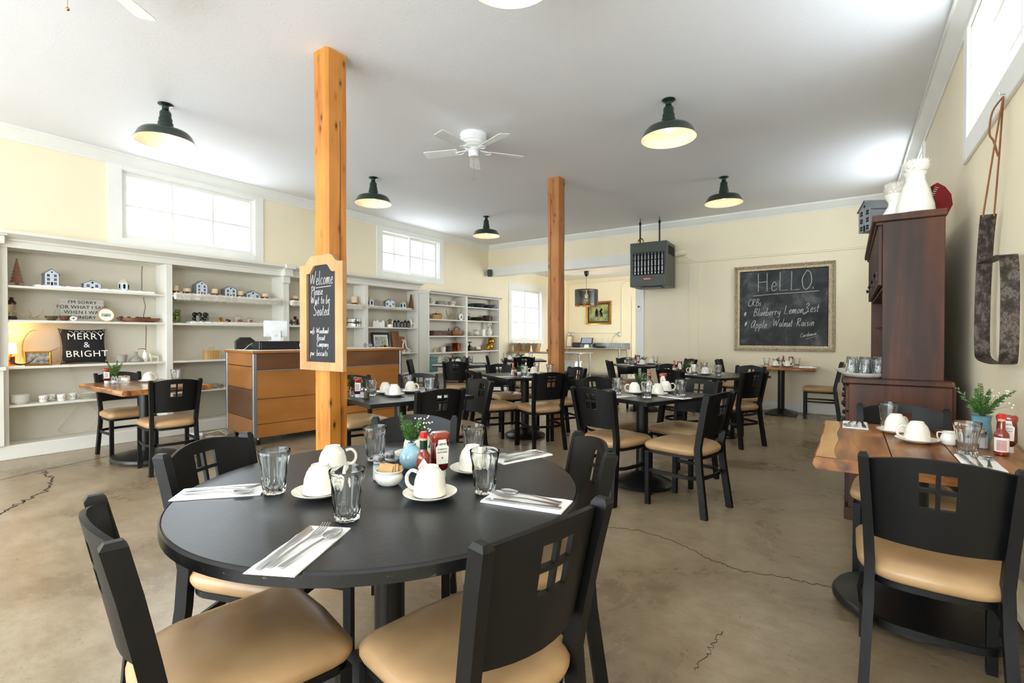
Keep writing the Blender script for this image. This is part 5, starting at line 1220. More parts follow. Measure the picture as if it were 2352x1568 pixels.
# bay 2, third and fourth shelves
t = D('slatted_box', 'small slatted wooden box with wire handle on the second bay', 'box', -6.98, 3.08, zc)
for k in range(6): MB().box(.05, .056, -.09 + .03 * k, -.063 + .03 * k, 0, .12, .001).obj('slat', 'pine', t)
MB().box(-.05, .05, -.09, .09, 0, .115, .002).obj('box_body', 'pine', t); MB().tube([(0, -.03, .115), (0, -.03, .15), (0, .03, .15), (0, .03, .115)], .002, 5).obj('handle', 'steel', t)
t = D('wooden_tray', 'mottled wooden tray lying on the fourth shelf', 'tray', -6.97, 2.98, zd); MB().box(-.1, .1, -.2, .2, 0, .05, .004).obj('tray_body', 'mosaic', t); MB().box(-.1, .1, -.35, -.22, 0, .03, .004).obj('wooden_end', 'darkbrown', t)
# bay 3
k_ = 1.019
fur('fur_garland', 'white fur garland hanging over the top shelf behind the welcome board', 4.12, 5.46, -7.1, -6.86, za, (.06, .1), 5000, 15)
candle(-6.97, 4.26, zf, .05, .08, 'cream pillar candle with dark red ribbon, left of the welcome board')
candle(-6.97, 5.13, zf, .04, .07, 'short cream pillar candle just right of the cedar post'); candle(-6.97, 5.35, zf, .05, .14, 'tall cream pillar candle right of the cedar post')
jar(-6.99, 4.3, zb, .05, .14, 'glass jar of dark red baubles beside the welcome board', 5, 'redcloth', 'baubles in the red jar', .024)
def gift(x, y, z, w, d, h, label):
    t = D('gift_box', label, 'gift box', x, y, z, .1); MB().box(-d / 2, d / 2, -w / 2, w / 2, 0, h, .003).obj('wrapped_box', 'whiteceramic', t)
    MB().box(-d / 2 - .001, d / 2 + .002, -.012, .012, -.0, h + .002).box(-d / 2 - .001, d / 2 + .002, -w / 2 - .001, w / 2 + .001, h * .45, h * .45 + .02).obj('ribbon', 'olive', t)
    b = MB()
    for a in (-.6, .5, 2.4, 3.6): b.tube(smooth([(d / 2 + .003, 0, h * .55), (d / 2 + .02, .035 * math.cos(a), h * .55 + .03 * math.sin(a)), (d / 2 + .012, .06 * math.cos(a), h * .55 + .05 * math.sin(a)), (d / 2 + .006, .01, h * .55)]), .005, 5)
    b.obj('bow', 'olive', t)
gift(-6.99, 4.19, zb, .13, .1, .08, 'small white gift box with olive bow left of the welcome board')
gift(-6.98, 5.35, zb, .2, .11, .13, 'white gift box with olive ribbon right of the cedar post')
jar(-7.04, 5.2, zb, .06, .2, 'glass jar of gold baubles behind the white gift box', 9, 'ornament', 'baubles behind the gift box', .026)
# bay 4
fur('fur_strip', 'flat white fur strip along the top shelf of the fourth bay', 5.57, 6.6, -7.1, -6.88, za, (.02, .004), 1300, 18)
lantern_house(-6.97, 5.69, zf, .07, .17, 'six-sided metal lantern house at the left of the fourth bay')
house(-6.97, 6.12, zf, .17, .14, .14, 'metal house with a wooden roof in the fourth bay', rows=1, roof='acacia', rz=PI / 2 - .4)
lantern_house(-6.97, 6.46, zf, .065, .14, 'smaller metal lantern house right of the wooden-roofed one')
tree(-6.97, 6.665, za, .3, 'carved wooden tree in the right of the fourth bay')
t = D('wooden_giraffe', 'flat dark wooden giraffe figure at the left of the fourth bay', 'figurine', -6.99, 5.62, zb, PI / 2); MB().prism([(-.03, 0), (.03, 0), (.025, .14), (.03, .2), (.02, .23), (-.03, .235), (-.03, .2), (-.008, .18), (-.02, .1)], -.012, .012, FX).obj('figure', 'brown', t)
def town(y, w, n, mat, label, hs_, win):
    t = D('paper_town', label, 'ornament', -6.96, y, zb, PI / 2)
    for i in range(n):
        ww = w / n; x = -w / 2 + i * ww; h = hs_[i % len(hs_)]
        o = MB().prism([(x, 0), (x + ww * .97, 0), (x + ww * .97, h * .7), (x + ww * .62, h * .93), (x + ww * .5, h), (x + ww * .35, h * .93), (x, h * .7)], -.004, .004, FX).obj('house_front', mat, t, ang=20)
        b = MB()
        for r_ in range(3):
            for c in (.28, .68): b.box(x + ww * c - ww * .08, x + ww * c + ww * .08, -.0055, -.004, h * (.12 + .2 * r_), h * (.24 + .2 * r_))
        b.obj('windows', win, o.parent)
town(5.87, .26, 4, 'whiteceramic', 'white cut-out row of little houses', (.12, .14, .1, .13), 'shelfback')
town(6.42, .42, 5, 'darkhole', 'black cut-out row of little houses', (.14, .145, .12, .145), 'shelf')
t = D('snow_globe', 'snow globe between the white and black house rows', 'ornament', -6.96, 6.13, zb); MB().lathe([(.055, 0), (.055, .055), (.045, .058)], 20).obj('base', 'whiteceramic', t); MB().ball((0, 0, .1), .055, 20, 1, 12).obj('globe', 'glass', t); MB().ball((0, 0, .085), .025, 8).obj('scene', 'gold', t)
t = D('deer_figurine', 'white deer figurine with silver antlers', 'figurine', -6.95, 6.69, zb, PI); beast(t, .19, 'whiteceramic', .42, (.35, .12), .42)
b = MB()
for s in (-1, 1): b.tube([(0, .05, .165), (s * .012, .05, .19), (s * .02, .045, .22)], .0018, 5)
b.obj('antlers', 'steel', t)
frame(-7.03, 6.0, zc, .42, .38, .045, 'plastic', 'black framed picture with cream mat in the fourth bay', rz=PI / 2, tilt=8, art='print', matte='paper')
t = D('cake_stand', 'dark footed glass stand holding gold baubles on the counter side shelf', 'cake stand', -6.92, 5.98, zc); MB().lathe([(.06, 0), (.02, .012), (.012, .06), (.03, .075), (.1, .085), (.105, .1), (.1, .1), (.001, .08)], 24).obj('stand', 'darkbrown', t)
for k in range(8):
    a = k * .8; q = .0 if k == 7 else .055
    solo('bauble', 'gb', lambda: MB().ball((0, 0, 0), .026, 12, 1, 8).mesh('bauble', 'gold'), 'gold bauble heaped on the footed stand', 'bauble', (-6.92 + q * math.cos(a), 5.98 + q * math.sin(a), zc + .112 + (.03 if k == 7 else 0)), 0, 'gold baubles on the stand')
t = D('cutting_board', 'stepped wooden cutting board leaning in the fourth bay', 'cutting board', -7.04, 6.43, zc, 0, None, (R(-10), 0, PI / 2)); MB().prism([(-.15, 0), (.16, 0), (.16, .3), (.03, .3), (.03, .4), (-.15, .4)], 0, .018, FX).obj('board', 'acacia', t, ang=20)
for k, (y, rx) in enumerate(((6.42, 12), (6.56, -14))):
    t = D('marquee_letter', 'white curved wooden letter leaning on the cutting board, %s one' % ('left', 'right')[k], 'ornament', -6.93, y, zc, 0, None, (R(-10), R(rx), PI / 2)); MB().tube(smooth([(-.04, 0, .23), (.02, 0, .23), (-.01, 0, .14), (.01, 0, .07), (.05, 0, .03), (.02, 0, .012), (-.03, 0, .02)], 5), .013, 6).obj('letter', 'whiteceramic', t)
# bays 5 and 6
C_ = -6.72; s1, s2, s3, s4, s5 = SC
for y, n, rr_ in ((6.98, 3, .085), (7.56, 2, .085)):
    for k in range(n): bowl('bowl', '', rr_, .06, 'china', 'cream banded bowl, %s of the %s stack in the fifth bay' % (('bottom', 'middle' if n == 3 else 'top', 'top')[k], 'left' if n == 3 else 'right'), 'bowl', C_, y, s1 + .03 * k, 'banded bowls in the fifth bay', ring='darkbrown')
for k in range(6): plate(C_, 7.26, s1 + .0128 * k, .13, 'cream plate in the flat stack between the banded bowls', 'cream plates on the top shelf of the fifth bay')
t = bowl('bread_bowl', '', .12, .09, 'pine', 'carved pale wooden bowl full of baubles', 'bowl', C_, 7.12, s2, foot=.7)
for k in range(7):
    a = k * 1.05; q = 0 if k == 6 else .062; m = ('silverframe', 'redcloth', 'offwhite', 'leafdark')[k % 4]
    solo('bauble', 'wb' + m, lambda: MB().ball((0, 0, 0), .034, 12, 1, 8).mesh('bauble', m), '%s bauble in the carved wooden bowl' % ('silver', 'dark red', 'cream', 'green')[k % 4], 'bauble', (C_ + q * math.cos(a), 7.12 + q * math.sin(a), s2 + .085 + (.035 if k == 6 else 0)), 0, 'baubles in the carved bowl')
antler('antler', 'pale forked antlers standing in the fifth bay', C_, 7.5, s2 + .02, [([(0, -.1, .18), (0, -.09, .1), (0, -.04, .02), (0, .1, 0), (0, .14, .02)], .014), ([(0, -.02, .01), (0, 0, .08), (0, -.01, .2)], .012), ([(0, .0, .03), (0, .05, .1), (0, .03, .17)], .01)])
antler('antler', 'pair of upright spreading antler points at the right of the fifth bay', C_, 7.77, s2 + .0, [([(0, .0, .0), (0, -.02, .1), (0, -.06, .27)], .014), ([(0, .01, .0), (0, .06, .13), (0, .12, .27)], .014)])
t = D('round_ornament', 'round white disc ornament with a pine tree motif before the antlers', 'ornament', C_ + .07, 7.78, s2, PI / 2); MB().cyl((0, 0, .07), (0, .012, .07), .07, seg=24).obj('disc', 'whiteceramic', t); MB().prism([(-.025, .04), (.025, .04), (0, .11)], 0, .002, FX).obj('tree_motif', 'darkbrown', t)
t = D('wooden_crate', 'brown wooden crate of pine cones in the fifth bay', 'crate', C_, 7.16, s3)
for s in (-1, 1):
    for k in range(2): MB().box(s * .07 - .004, s * .07 + .004, -.2, .2, .005 + .05 * k, .048 + .05 * k, .001).obj('slat', 'brown', t)
    MB().box(-.07, .07, s * .2 - .005, s * .2 + .005, 0, .1, .001).obj('end_panel', 'brown', t)
MB().box(-.07, .07, -.2, .2, 0, .006).obj('bottom', 'brown', t)
for k in range(9):
    o = solo('pine_cone', 'cone', None, 'pine cone in the brown wooden crate', 'pine cone', (C_ + .025 * (-1) ** k, 7.0 + .04 * k, s3 + .075), k, 'pine cones in the crate'); o.rotation_euler = (R(80), 0, k * 1.7)
t = D('wooden_star', 'five-pointed wooden star between the crate and the basket', 'ornament', C_, 7.48, s3, 0, None, (R(-8), 0, PI / 2)); MB().prism([((.085 if i % 2 == 0 else .035) * math.sin(i * PI / 5), .07 + (.085 if i % 2 == 0 else .035) * math.cos(i * PI / 5)) for i in range(10)], 0, .02, FX).obj('star', 'brown', t, ang=10)
t = D('wooden_basket', 'rounded tan wooden basket with a leather handle', 'basket', C_, 7.72, s3); MB().lathe([(.09, 0), (.12, .02), (.135, .07), (.125, .11), (.118, .11), (.12, .06), (.001, .02)], 28, sy=1.1, sx=.9).obj('basket_body', 'acacia', t); MB().tube(smooth([(0, -.1, .1), (0, -.06, .17), (0, .02, .18), (0, .1, .1)]), .008, 8).obj('handle', 'darkbrown', t)
t = D('salt_cellar', 'small white and tan block on the fourth shelf of the fifth bay', 'ornament', C_, 7.06, s4); MB().box(-.03, .03, -.035, .0, 0, .05, .002).obj('white_block', 'offwhite', t); MB().box(-.03, .03, .004, .035, 0, .05, .002).obj('tan_block', 'pine', t)
def mug(y, z, r, h, mat, label, spout=False, x=C_, sc=1):
    t = D('mug' if not spout else 'pitcher', label, 'mug' if not spout else 'pitcher', x, y, z)
    MB().lathe([(r * .9, 0), (r, h * .04), (r, h * .9), (r * 1.02, h), (r * .94, h), (r * .9, h * .1), (.001, h * .08)] if not spout else [(r * .8, 0), (r * .82, h * .05), (r * .9, h * .5), (r * 1.1, h), (r * 1.05, h), (r * .8, h * .1), (.001, h * .08)], 24).obj('body', mat, t)
    MB().tube(smooth([(0, r * .95, h * .85), (0, r * 1.7, h * .8), (0, r * 1.65, h * .35), (0, r * .9, h * .2)]), r * .09, 6).obj('handle', mat, t)
mug(7.3, s4, .045, .1, 'china', 'cream mug beside the brown one in the fifth bay'); mug(7.47, s4, .055, .12, 'darkbrown', 'glossy dark brown mug left of the copper pitcher'); mug(7.68, s4, .085, .18, 'copper', 'large shiny copper pitcher in the fifth bay', True)
t = D('storage_box', 'teal painted box at the bottom left of the fifth bay', 'box', C_, 6.93, s5); MB().box(-.1, .1, -.12, .12, 0, .26, .008).obj('box_body', 'teal', t); MB().box(-.105, .105, -.125, .125, .26, .29, .006).obj('lid', 'teal', t)
for k, (y, r, h) in enumerate(((8.12, .12, .055), (8.42, .17, .09), (8.78, .17, .075))): bowl('bowl', '', r, h, 'darkbowl', 'dark blue-grey serving bowl, %s on the top shelf by the alcove' % ('leftmost', 'middle one', 'rightmost')[k], 'bowl', C_, y, s1, 'dark serving bowls', foot=.45)
t = D('kettle', 'small black cast iron kettle in the sixth bay', 'kettle', C_, 8.07, s2); MB().lathe([(.05, 0), (.075, .03), (.07, .07), (.03, .09), (.012, .1), (.001, .1)], 20).obj('kettle_body', 'iron', t); MB().tube(smooth([(0, -.06, .07), (0, -.05, .15), (0, .05, .15), (0, .06, .07)]), .005, 6).obj('handle', 'iron', t)
for k in range(4): plate(C_, 8.42, s2 + .022 * k, .17, 'olive brown platter in the stack of four', 'olive platters', 'olive')
mug(8.76, s2, .1, .13, 'darkbrown', 'round dark brown jug at the right of the second shelf by the alcove')
def teapot(y, z, r, h, label, mat='whiteceramic'):
    t = D('teapot', label, 'teapot', C_, y, z); MB().lathe([(r * .55, 0), (r * .95, h * .2), (r, h * .4), (r * .7, h * .68), (r * .3, h * .76), (r * .1, h * .88), (r * .14, h * .95), (.001, h)], 24).obj('pot_body', mat, t)
    MB().tube(smooth([(0, r * .8, h * .3), (0, r * 1.3, h * .45), (0, r * 1.5, h * .66)]), r * .13, 6).obj('spout', mat, t); MB().tube(smooth([(0, -r * .8, h * .55), (0, -r * 1.5, h * .5), (0, -r * .9, h * .2)]), r * .08, 6).obj('handle', mat, t)
teapot(8.36, s3 + .012, .065, .12, 'small white teapot on the third shelf by the alcove')
t = D('serving_tray', 'flat dark wooden tray under the white teapot', 'tray', C_, 8.32, s3); MB().box(-.08, .08, -.22, .16, 0, .011, .003).obj('tray_body', 'darkbrown', t)
t = D('canister', 'white lidded canister right of the teapot', 'canister', C_, 8.58, s3); MB().box(-.05, .05, -.05, .05, 0, .13, .008).obj('jar_body', 'whiteceramic', t); MB().box(-.053, .053, -.053, .053, .13, .15, .006).obj('lid', 'whiteceramic', t)
t = D('tall_jug', 'tall ornate white jug of white flowers by the alcove', 'jug', C_, 8.83, s3); MB().lathe([(.035, 0), (.05, .01), (.07, .05), (.06, .1), (.03, .14), (.028, .17), (.05, .2), (.045, .2), (.001, .15)], 24).obj('jug_body', 'whiteceramic', t); MB().tube(smooth([(0, .05, .15), (0, .11, .14), (0, .1, .06), (0, .065, .05)]), .006, 6).obj('handle', 'whiteceramic', t)
b = MB(); random.seed(4)
for k in range(16): b.ball((random.uniform(-.03, .03), random.uniform(-.06, .06), .2 + random.uniform(0, .08)), random.uniform(.014, .024), 8, 1, 5)
b.obj('white_blossoms', 'whiteceramic', t)
t = D('coffee_grinder', 'black and wood hand coffee grinder on the fourth shelf', 'grinder', C_, 8.13, s4); MB().box(-.07, .07, -.07, .07, 0, .02, .003).obj('base', 'brown', t); MB().lathe([(.05, .02), (.062, .04), (.055, .09), (.03, .11), (.012, .13), (.012, .17), (.05, .18), (.05, .2)], 20).obj('body', 'plastic', t)
t = D('small_dish', 'brown wooden dish before the white card', 'dish', C_ + .03, 8.38, s4); MB().lathe([(.05, 0), (.08, .012), (.085, .025), (.078, .025), (.001, .01)], 24).obj('dish_body', 'brown', t)
t = D('card_holder', 'small white card holder on the fourth shelf by the alcove', 'card holder', C_ - .06, 8.5, s4, PI / 2); MB().box(-.07, .07, -.02, .02, 0, .09, .003).obj('holder', 'offwhite', t)
t = D('gold_sculpture', 'shiny gold seated animal sculpture on the fourth shelf by the alcove', 'sculpture', C_, 8.83, s4); MB().ball((0, 0, .08), .1, 16, .8, 10).ball((0, -.08, .05), .06, 12, .8, 8).obj('body', 'gold', t); MB().ball((0, .07, .2), .075, 14, 1.1, 10).ball((0, .02, .19), .03, 10).obj('head', 'gold', t)
for k, y in enumerate((8.14, 8.34, 8.58)):
    t = D('leather_hat', 'dark brown leather bundle, %s on the lowest shelf by the alcove' % ('left', 'middle', 'right')[k], 'hat', C_, y, s5); MB().lathe([(.09, 0), (.1, .012), (.06, .025), (.055, .07), (.04, .085), (.001, .08)], 20, sy=1.1, fm=lambda a, z_: 1 + .08 * math.sin(3 * a + k)).obj('hat_body', 'darkbrown', t)

# ------------------------------------------------------------------ cash counter
ct = thing('cash_counter', 'wood-panelled rolling cash counter with metal corner strips', 'counter', (-5.40, 2.81, 0), R(-8.4))
Lc, Dc = 1.93, .88
MB().box(-Dc, -.012, .012, Lc - .012, .1, 1.028).obj('carcass', 'darkbrown', ct)
zs = [(.09, .235, 'counter'), (.241, .515, 'counter'), (.521, .83, 'counter'), (.845, 1.028, 'counterdark')]
for z0, z1, m in zs: MB().box(-.012, 0, .03, Lc - .03, z0, z1, .002).obj('front_panel', m, ct)
for z0, z1, m in ((.09, .29, 'counter'), (.296, .62, 'counterdark'), (.626, .875, 'counter'), (.885, 1.028, 'counter')): MB().box(-Dc + .02, -.03, 0, .012, z0, z1, .002).obj('side_panel', m, ct)
for x, y in ((-.015, .015), (-.015, Lc - .015), (-Dc + .01, .01)): MB().box(x - .02, x + .02, y - .02, y + .02, .09, 1.028, .004).obj('corner_strip', 'alu', ct)
MB().box(-.012, .003, .02, Lc - .02, .83, .842).obj('metal_strip', 'alu', ct)
MB().box(-Dc - .03, .02, -.02, Lc + .03, 1.03, 1.058, .004).obj('counter_top', 'counter', ct); MB().box(-Dc - .02, .01, -.01, Lc + .02, 1.058, 1.062).obj('laminate', 'trim', ct)
for x, y in ((-.07, .07), (-.07, Lc - .08), (-Dc + .08, .08), (-Dc + .08, Lc - .08)):
    w = MB().cyl((x, y, .045), (x, y, .09), .012).box(x - .02, x + .02, y - .004, y + .004, .04, .09).obj('caster', 'steel', ct); MB().cyl((x, y - .012, .03), (x, y + .012, .03), .03, seg=16).obj('wheel', 'plastic', w)
def cpt(u, v): # point on the counter: u back from the front face, v along it
    a = R(-8.4); return (-5.40 + (-u) * math.cos(a) - v * math.sin(a), 2.81 + (-u) * math.sin(a) + v * math.cos(a))
CT = 1.0625
x, y = cpt(.62, .12); t = D('receipt_printer', 'black receipt printer with a green leaf mark on the counter', 'printer', x, y, CT, R(70))
MB().prism([(-.1, 0), (.1, 0), (.1, .1), (.06, .135), (-.06, .135), (-.1, .1)], -.1, .1, FX).obj('housing', 'plastic', t, ang=20); MB().box(-.06, .06, -.06, .06, .135, .145, .004).obj('lid', 'plastic', t); MB().box(-.03, .05, -.104, -.1, .02, .07).obj('front_plate', 'iron', t)
MB().prism([(0, .03), (.02, .035), (.035, .055), (.012, .05)], .1045, .1055, FX).obj('leaf_mark', 'ornament', t)
x, y = cpt(.42, .42); t = D('till_box', 'long black cash till box on the counter', 'till', x, y, CT, R(-8.4))
MB().box(-.2, .2, -.28, .26, 0, .098, .006).obj('housing', 'plastic', t); MB().box(.2, .206, -.26, .24, .012, .086, .003).obj('drawer_front', 'iron', t); MB().box(.206, .209, .18, .23, .03, .07).obj('paper_label', 'paper', t)
x, y = cpt(.42, .40); t = D('point_of_sale_screen', 'white touch screen till on a square stand, seen from the back', 'till', x, y, CT + .098, R(70))
MB().box(-.08, .08, -.06, .06, 0, .012, .004).obj('stand_foot', 'whiteplastic', t); MB().box(-.052, .052, -.05, -.04, .01, .13, .004).obj('stand', 'whiteplastic', t); MB().box(-.135, .135, -.03, -.008, .05, .25, .014, seg=3).obj('screen', 'whiteplastic', t)
MB().box(-.013, .013, -.0512, -.05, .055, .08, .0004).obj('square_mark', 'brushed', t); MB().box(-.009, .009, -.0518, -.0511, .059, .076, .0003).obj('square_mark_inner', 'whiteplastic', t)
tag(MB().tube(smooth([(-5.85, 3.2, CT + .1), (-5.84, 3.1, CT + .1), (-5.8, 2.98, CT + .06), (-5.78, 2.9, CT + .005), (-5.85, 2.86, CT + .004)]), .003, 5).obj('white_cable', 'whiteplastic'), 'white cable drooping over the printer on the counter', 'cable')
x, y = cpt(.5, .62); t = D('card_reader', 'small white card reader on the counter next to the till', 'card reader', x, y, CT, .5); MB().box(-.05, .05, -.05, .05, 0, .03, .01).obj('reader_body', 'whiteplastic', t); MB().box(-.03, .03, -.02, .045, .03, .055, .008).obj('reader_top', 'whiteplastic', t)
for k, (u, v) in enumerate(((.3, 1.62), (.34, 1.74), (.5, 1.66))):
    x, y = cpt(u, v); house(x, y, CT, .035, .03, .06, 'tiny grey house at the far end of the counter, %s one' % ('front', 'right', 'back')[k], rows=1, rz=R(60), front='galv', group='tiny houses on the counter')
t = D('power_strip', 'white power strip with tangled cords on the floor by the counter', 'power strip', -6.62, 2.72, 0, .6); MB().box(-.11, .11, -.02, .02, 0, .035, .005).obj('strip_body', 'whiteplastic', t)
for k in range(3): MB().tube(smooth([(.1, .01 * k, .02), (.2, .08 - .05 * k, .04), (.32, .05 * k - .02, .06), (.42, -.04, .01), (.3, -.08, .006), (.2, -.05 * k, .006)]), .005, 6).obj('cord', 'cord', t)

# ------------------------------------------------------------------ dark hutch by the right wall
h = thing('hutch_cabinet', 'tall dark-stained wooden hutch standing by the right wall', 'cabinet', (0, 3.95, 0)); hl = 1.9
b = MB(); b.box(-.0, .52, 0, .03, .08, .905, .003); b.obj('side_panel', 'hutch', h)
MB().box(0, .54, hl - .03, hl, .08, .905, .003).obj('side_panel', 'hutch', h); MB().box(.01, .54, .03, hl - .03, .1, .9).obj('carcass', 'hutch', h)
MB().box(-.02, .53, -.01, hl + .01, 0, .08, .004).obj('plinth', 'hutch', h)
MB().box(-.04, .53, -.02, hl + .02, .905, .945, .008).obj('lower_top', 'hutch', h)
for c in range(4):
    y0 = .04 + (hl - .08) * c / 4; y1 = .04 + (hl - .08) * (c + 1) / 4 - .008
    for r_, (z0, z1) in enumerate(((.72, .89), (.54, .71), (.1, .53))):
        f = MB().box(-.018, .01, y0, y1, z0, z1, .004).obj('drawer' if r_ < 2 else 'door', 'hutch', h)
        ym = (y0 + y1) / 2; MB().lathe([(.02, 0), (.022, .004), (.014, .02), (.001, .024)], 12, c=(0, 0, 0), sx=1, sy=1.6).xf(Matrix.Translation((-.018, ym, (z0 + z1) / 2)) @ Matrix.Rotation(R(-90), 4, 'Y')).obj('cup_pull', 'iron', f)
        if c == 0 and r_ < 2: MB().lathe([(.02, 0), (.022, .004), (.014, .02), (.001, .024)], 12, sy=1.6).xf(Matrix.Translation((-.018, y0 + .06, (z0 + z1) / 2 - .04)) @ Matrix.Rotation(R(-90), 4, 'Y')).obj('cup_pull', 'iron', f)
MB().box(.175, .48, 0, .028, .945, 1.955, .003).obj('side_panel', 'hutch', h); MB().box(.175, .48, hl - .028, hl, .945, 1.955, .003).obj('side_panel', 'hutch', h)
MB().box(.46, .48, .028, hl - .028, .945, 1.955).obj('back_panel', 'hutch', h); MB().box(.18, .46, .028, hl - .028, 1.53, 1.55).obj('shelf', 'hutch', h)
b = MB(); b.rings([[(.2 + .06 * math.sin(PI * u), .028 + (hl - .056) * u, 1.3), (.46, .028 + (hl - .056) * u, 1.3), (.46, .028 + (hl - .056) * u, 1.318), (.2 + .06 * math.sin(PI * u), .028 + (hl - .056) * u, 1.318)] for u in [i / 12 for i in range(13)]]); b.obj('shelf', 'hutch', h)
MB().box(.12, .49, -.012, hl + .01, 1.955, 2.0, .006).obj('cornice', 'hutch', h); MB().box(.14, .18, .0, hl, 1.935, 1.957, .004).obj('cornice_moulding', 'hutch', h)
for c in range(4):
    y0 = .02 + (hl - .04) * c / 4; y1 = .02 + (hl - .04) * (c + 1) / 4 - .006; d = MB().box(.152, .175, y0, y1, 1.55, 1.94, .003).obj('door', 'hutch', h)
    for k in range(3): MB().box(.1505, .153, y0 + .03 + k * .145, y0 + .034 + k * .145, 1.56, 1.93).obj('groove', 'darkhole', d)
    MB().lathe([(.008, 0), (.008, .012), (.02, .02), (.001, .03)], 12).xf(Matrix.Translation((.152, y0 + .06, 1.62)) @ Matrix.Rotation(R(-90), 4, 'Y')).obj('knob', 'iron', d)
    MB().box(.145, .152, y0 + .054, y0 + .066, 1.59, 1.65).obj('back_plate', 'iron', d)
# on the hutch
for k, (x, y) in enumerate(((.09, 4.08), (.05, 4.42))):
    t = D('oval_tray', 'white embossed oval tray on the hutch, %s' % ('nearer one under the upturned glasses', 'farther one')[k], 'tray', x, y, .9455); MB().lathe([(.1, 0), (.12, .004), (.155, .028), (.158, .032), (.15, .032), (.11, .008), (.001, .007)], 36, sx=.92, sy=1.0).obj('tray_body', 'whiteceramic', t)
n = 0
for i in range(3):
    for j in range(3):
        x, y = .02 + .072 * i, 4.01 + .072 * j + (.0)
        o = solo('glass_tumbler', 'glass', glass_mesh, 'upturned tumbler on the white hutch tray', 'glass', (x, y, .9455 + .0085 + .127), 0, 'upturned tumblers on the hutch'); o.rotation_euler = (PI, 0, .3 * i + j)
def whitevase(x, y, s, label, prof):
    t = D('white_vase', label, 'vase', x, y, 2.0005); MB().lathe([(r * s, z * s) for r, z in prof], 32).obj('vase_body', 'whiteceramic', t, ang=60)
    top = prof[-3][1] * s; b = MB(); random.seed(int(s * 100))
    b.ball((0, 0, top + .03), .058 * s, 14, .7, 8)
    for k in range(2600):
        a = random.uniform(0, 2 * PI); q = random.uniform(0, .055) * s; p = Vector((q * math.cos(a), q * math.sin(a), top + .01 + random.uniform(0, .05))); d = Vector((math.cos(a) * random.uniform(.2, 1.3), math.sin(a) * random.uniform(.2, 1.3), random.uniform(.0, 1))).normalized()
        l = random.uniform(.015, .04); sd = d.cross(Vector((.3, .4, 1))).normalized() * .003; v = [b.bm.verts.new(w_) for w_ in (p - sd, p + sd, p + d * l)]; b.bm.faces.new(v)
    b.obj('fur_filling', 'fur', t, kind='stuff')
whitevase(.345, 4.08, 1.0, 'larger white vase filled with white fur on the hutch', [(.09, 0), (.105, .01), (.1, .06), (.075, .15), (.052, .22), (.05, .245), (.062, .27), (.058, .272), (.045, .245), (.001, .2)])
whitevase(.25, 4.17, .78, 'smaller pinched white vase filled with white fur on the hutch', [(.09, 0), (.1, .01), (.085, .06), (.05, .12), (.048, .15), (.07, .19), (.078, .215), (.074, .215), (.06, .18), (.001, .12)])
t = D('stocking_bag', 'dark red stitched felt stocking leaning behind the large white vase', 'stocking', .46, 4.12, 2.0005, 0, None, (R(-6), 0, R(20)))
MB().prism([(-.05, 0), (.05, 0), (.075, .05), (.07, .12), (.04, .17), (.0, .2), (-.02, .19), (-.01, .14), (-.06, .08)], -.02, .02, FX).obj('felt', 'redcloth', t)
b = MB(); [b.tube([(-.055 + .012 * k * .5 - .004, -.022, .085 + .012 * k), (-.04 + .012 * k * .5, -.022, .082 + .012 * k)], .0013, 4) for k in range(8)]; b.obj('stitching', 'paper', t)
house(.16, 4.55, 2.0005, .14, .16, .23, 'grey metal house with chimney on top of the hutch', rows=3, rz=-R(60), front='galv', group='hutch top house')
t = D('gold_nutcracker', 'small gold and red figure on top of the hutch', 'figurine', .27, 4.62, 2.0005); MB().lathe([(.035, 0), (.03, .02), (.028, .1), (.036, .13), (.03, .18), (.02, .2), (.024, .22), (.02, .27), (.012, .3), (.001, .3)], 16, fm=lambda a, z_: 1 + .12 * math.sin(4 * a + z_ * 90)).obj('figure', 'gold', t); MB().lathe([(.031, .19), (.032, .2), (.031, .21)], 12, cap0=False, cap1=False).obj('red_collar', 'red', t)

# ------------------------------------------------------------------ iron hoop numeral hanging by a strap
t = D('iron_hoop_numeral', 'rusty iron band bent like a six, hanging on the right wall by a leather strap', 'wall ornament', .562, 3.2, 1.1)
def ribbon(path, x0, x1, th=.004):
    b = MB(); P_ = [Vector((0, p[0], p[1])) for p in path]; rs = []; n = len(P_)
    for i, p in enumerate(P_):
        d = P_[min(i + 1, n - 1)] - P_[max(i - 1, 0)]; d.normalize(); v = Vector((0, -d.z, d.y)) * th / 2
        rs.append([Vector((x0, 0, 0)) + p - v, Vector((x1, 0, 0)) + p - v, Vector((x1, 0, 0)) + p + v, Vector((x0, 0, 0)) + p + v])
    return b.rings(rs)
ribbon(smooth([(.12, .72), (.17, .6), (.215, .4), (.235, .2), (.23, .06), (.19, .01), (.0, -.005), (-.22, .0), (-.275, .03), (-.29, .2), (-.285, .36), (-.265, .45), (-.22, .475), (0, .485), (.2, .49)], 5), -.03, .03).obj('iron_band', 'rust', t, ang=50)
ls = MB(); ls.tube([(.02, .12, .71), (.025, .06, .98), (.03, .02, 1.24)], .004, 6).tube([(-.02, .12, .71), (0, .03, 1.0), (.03, .02, 1.25)], .004, 6)
ls.tube(smooth([(.03, .02, 1.25), (.0, .06, 1.2), (-.01, .06, 1.1), (.0, .03, 1.05), (.02, .05, .98)]), .004, 6); ls.obj('leather_strap', 'leather', t)
MB().tube([(.036, .02, 1.26), (.02, .02, 1.26), (.015, .02, 1.275)], .003, 6).obj('hook', 'steel', t)

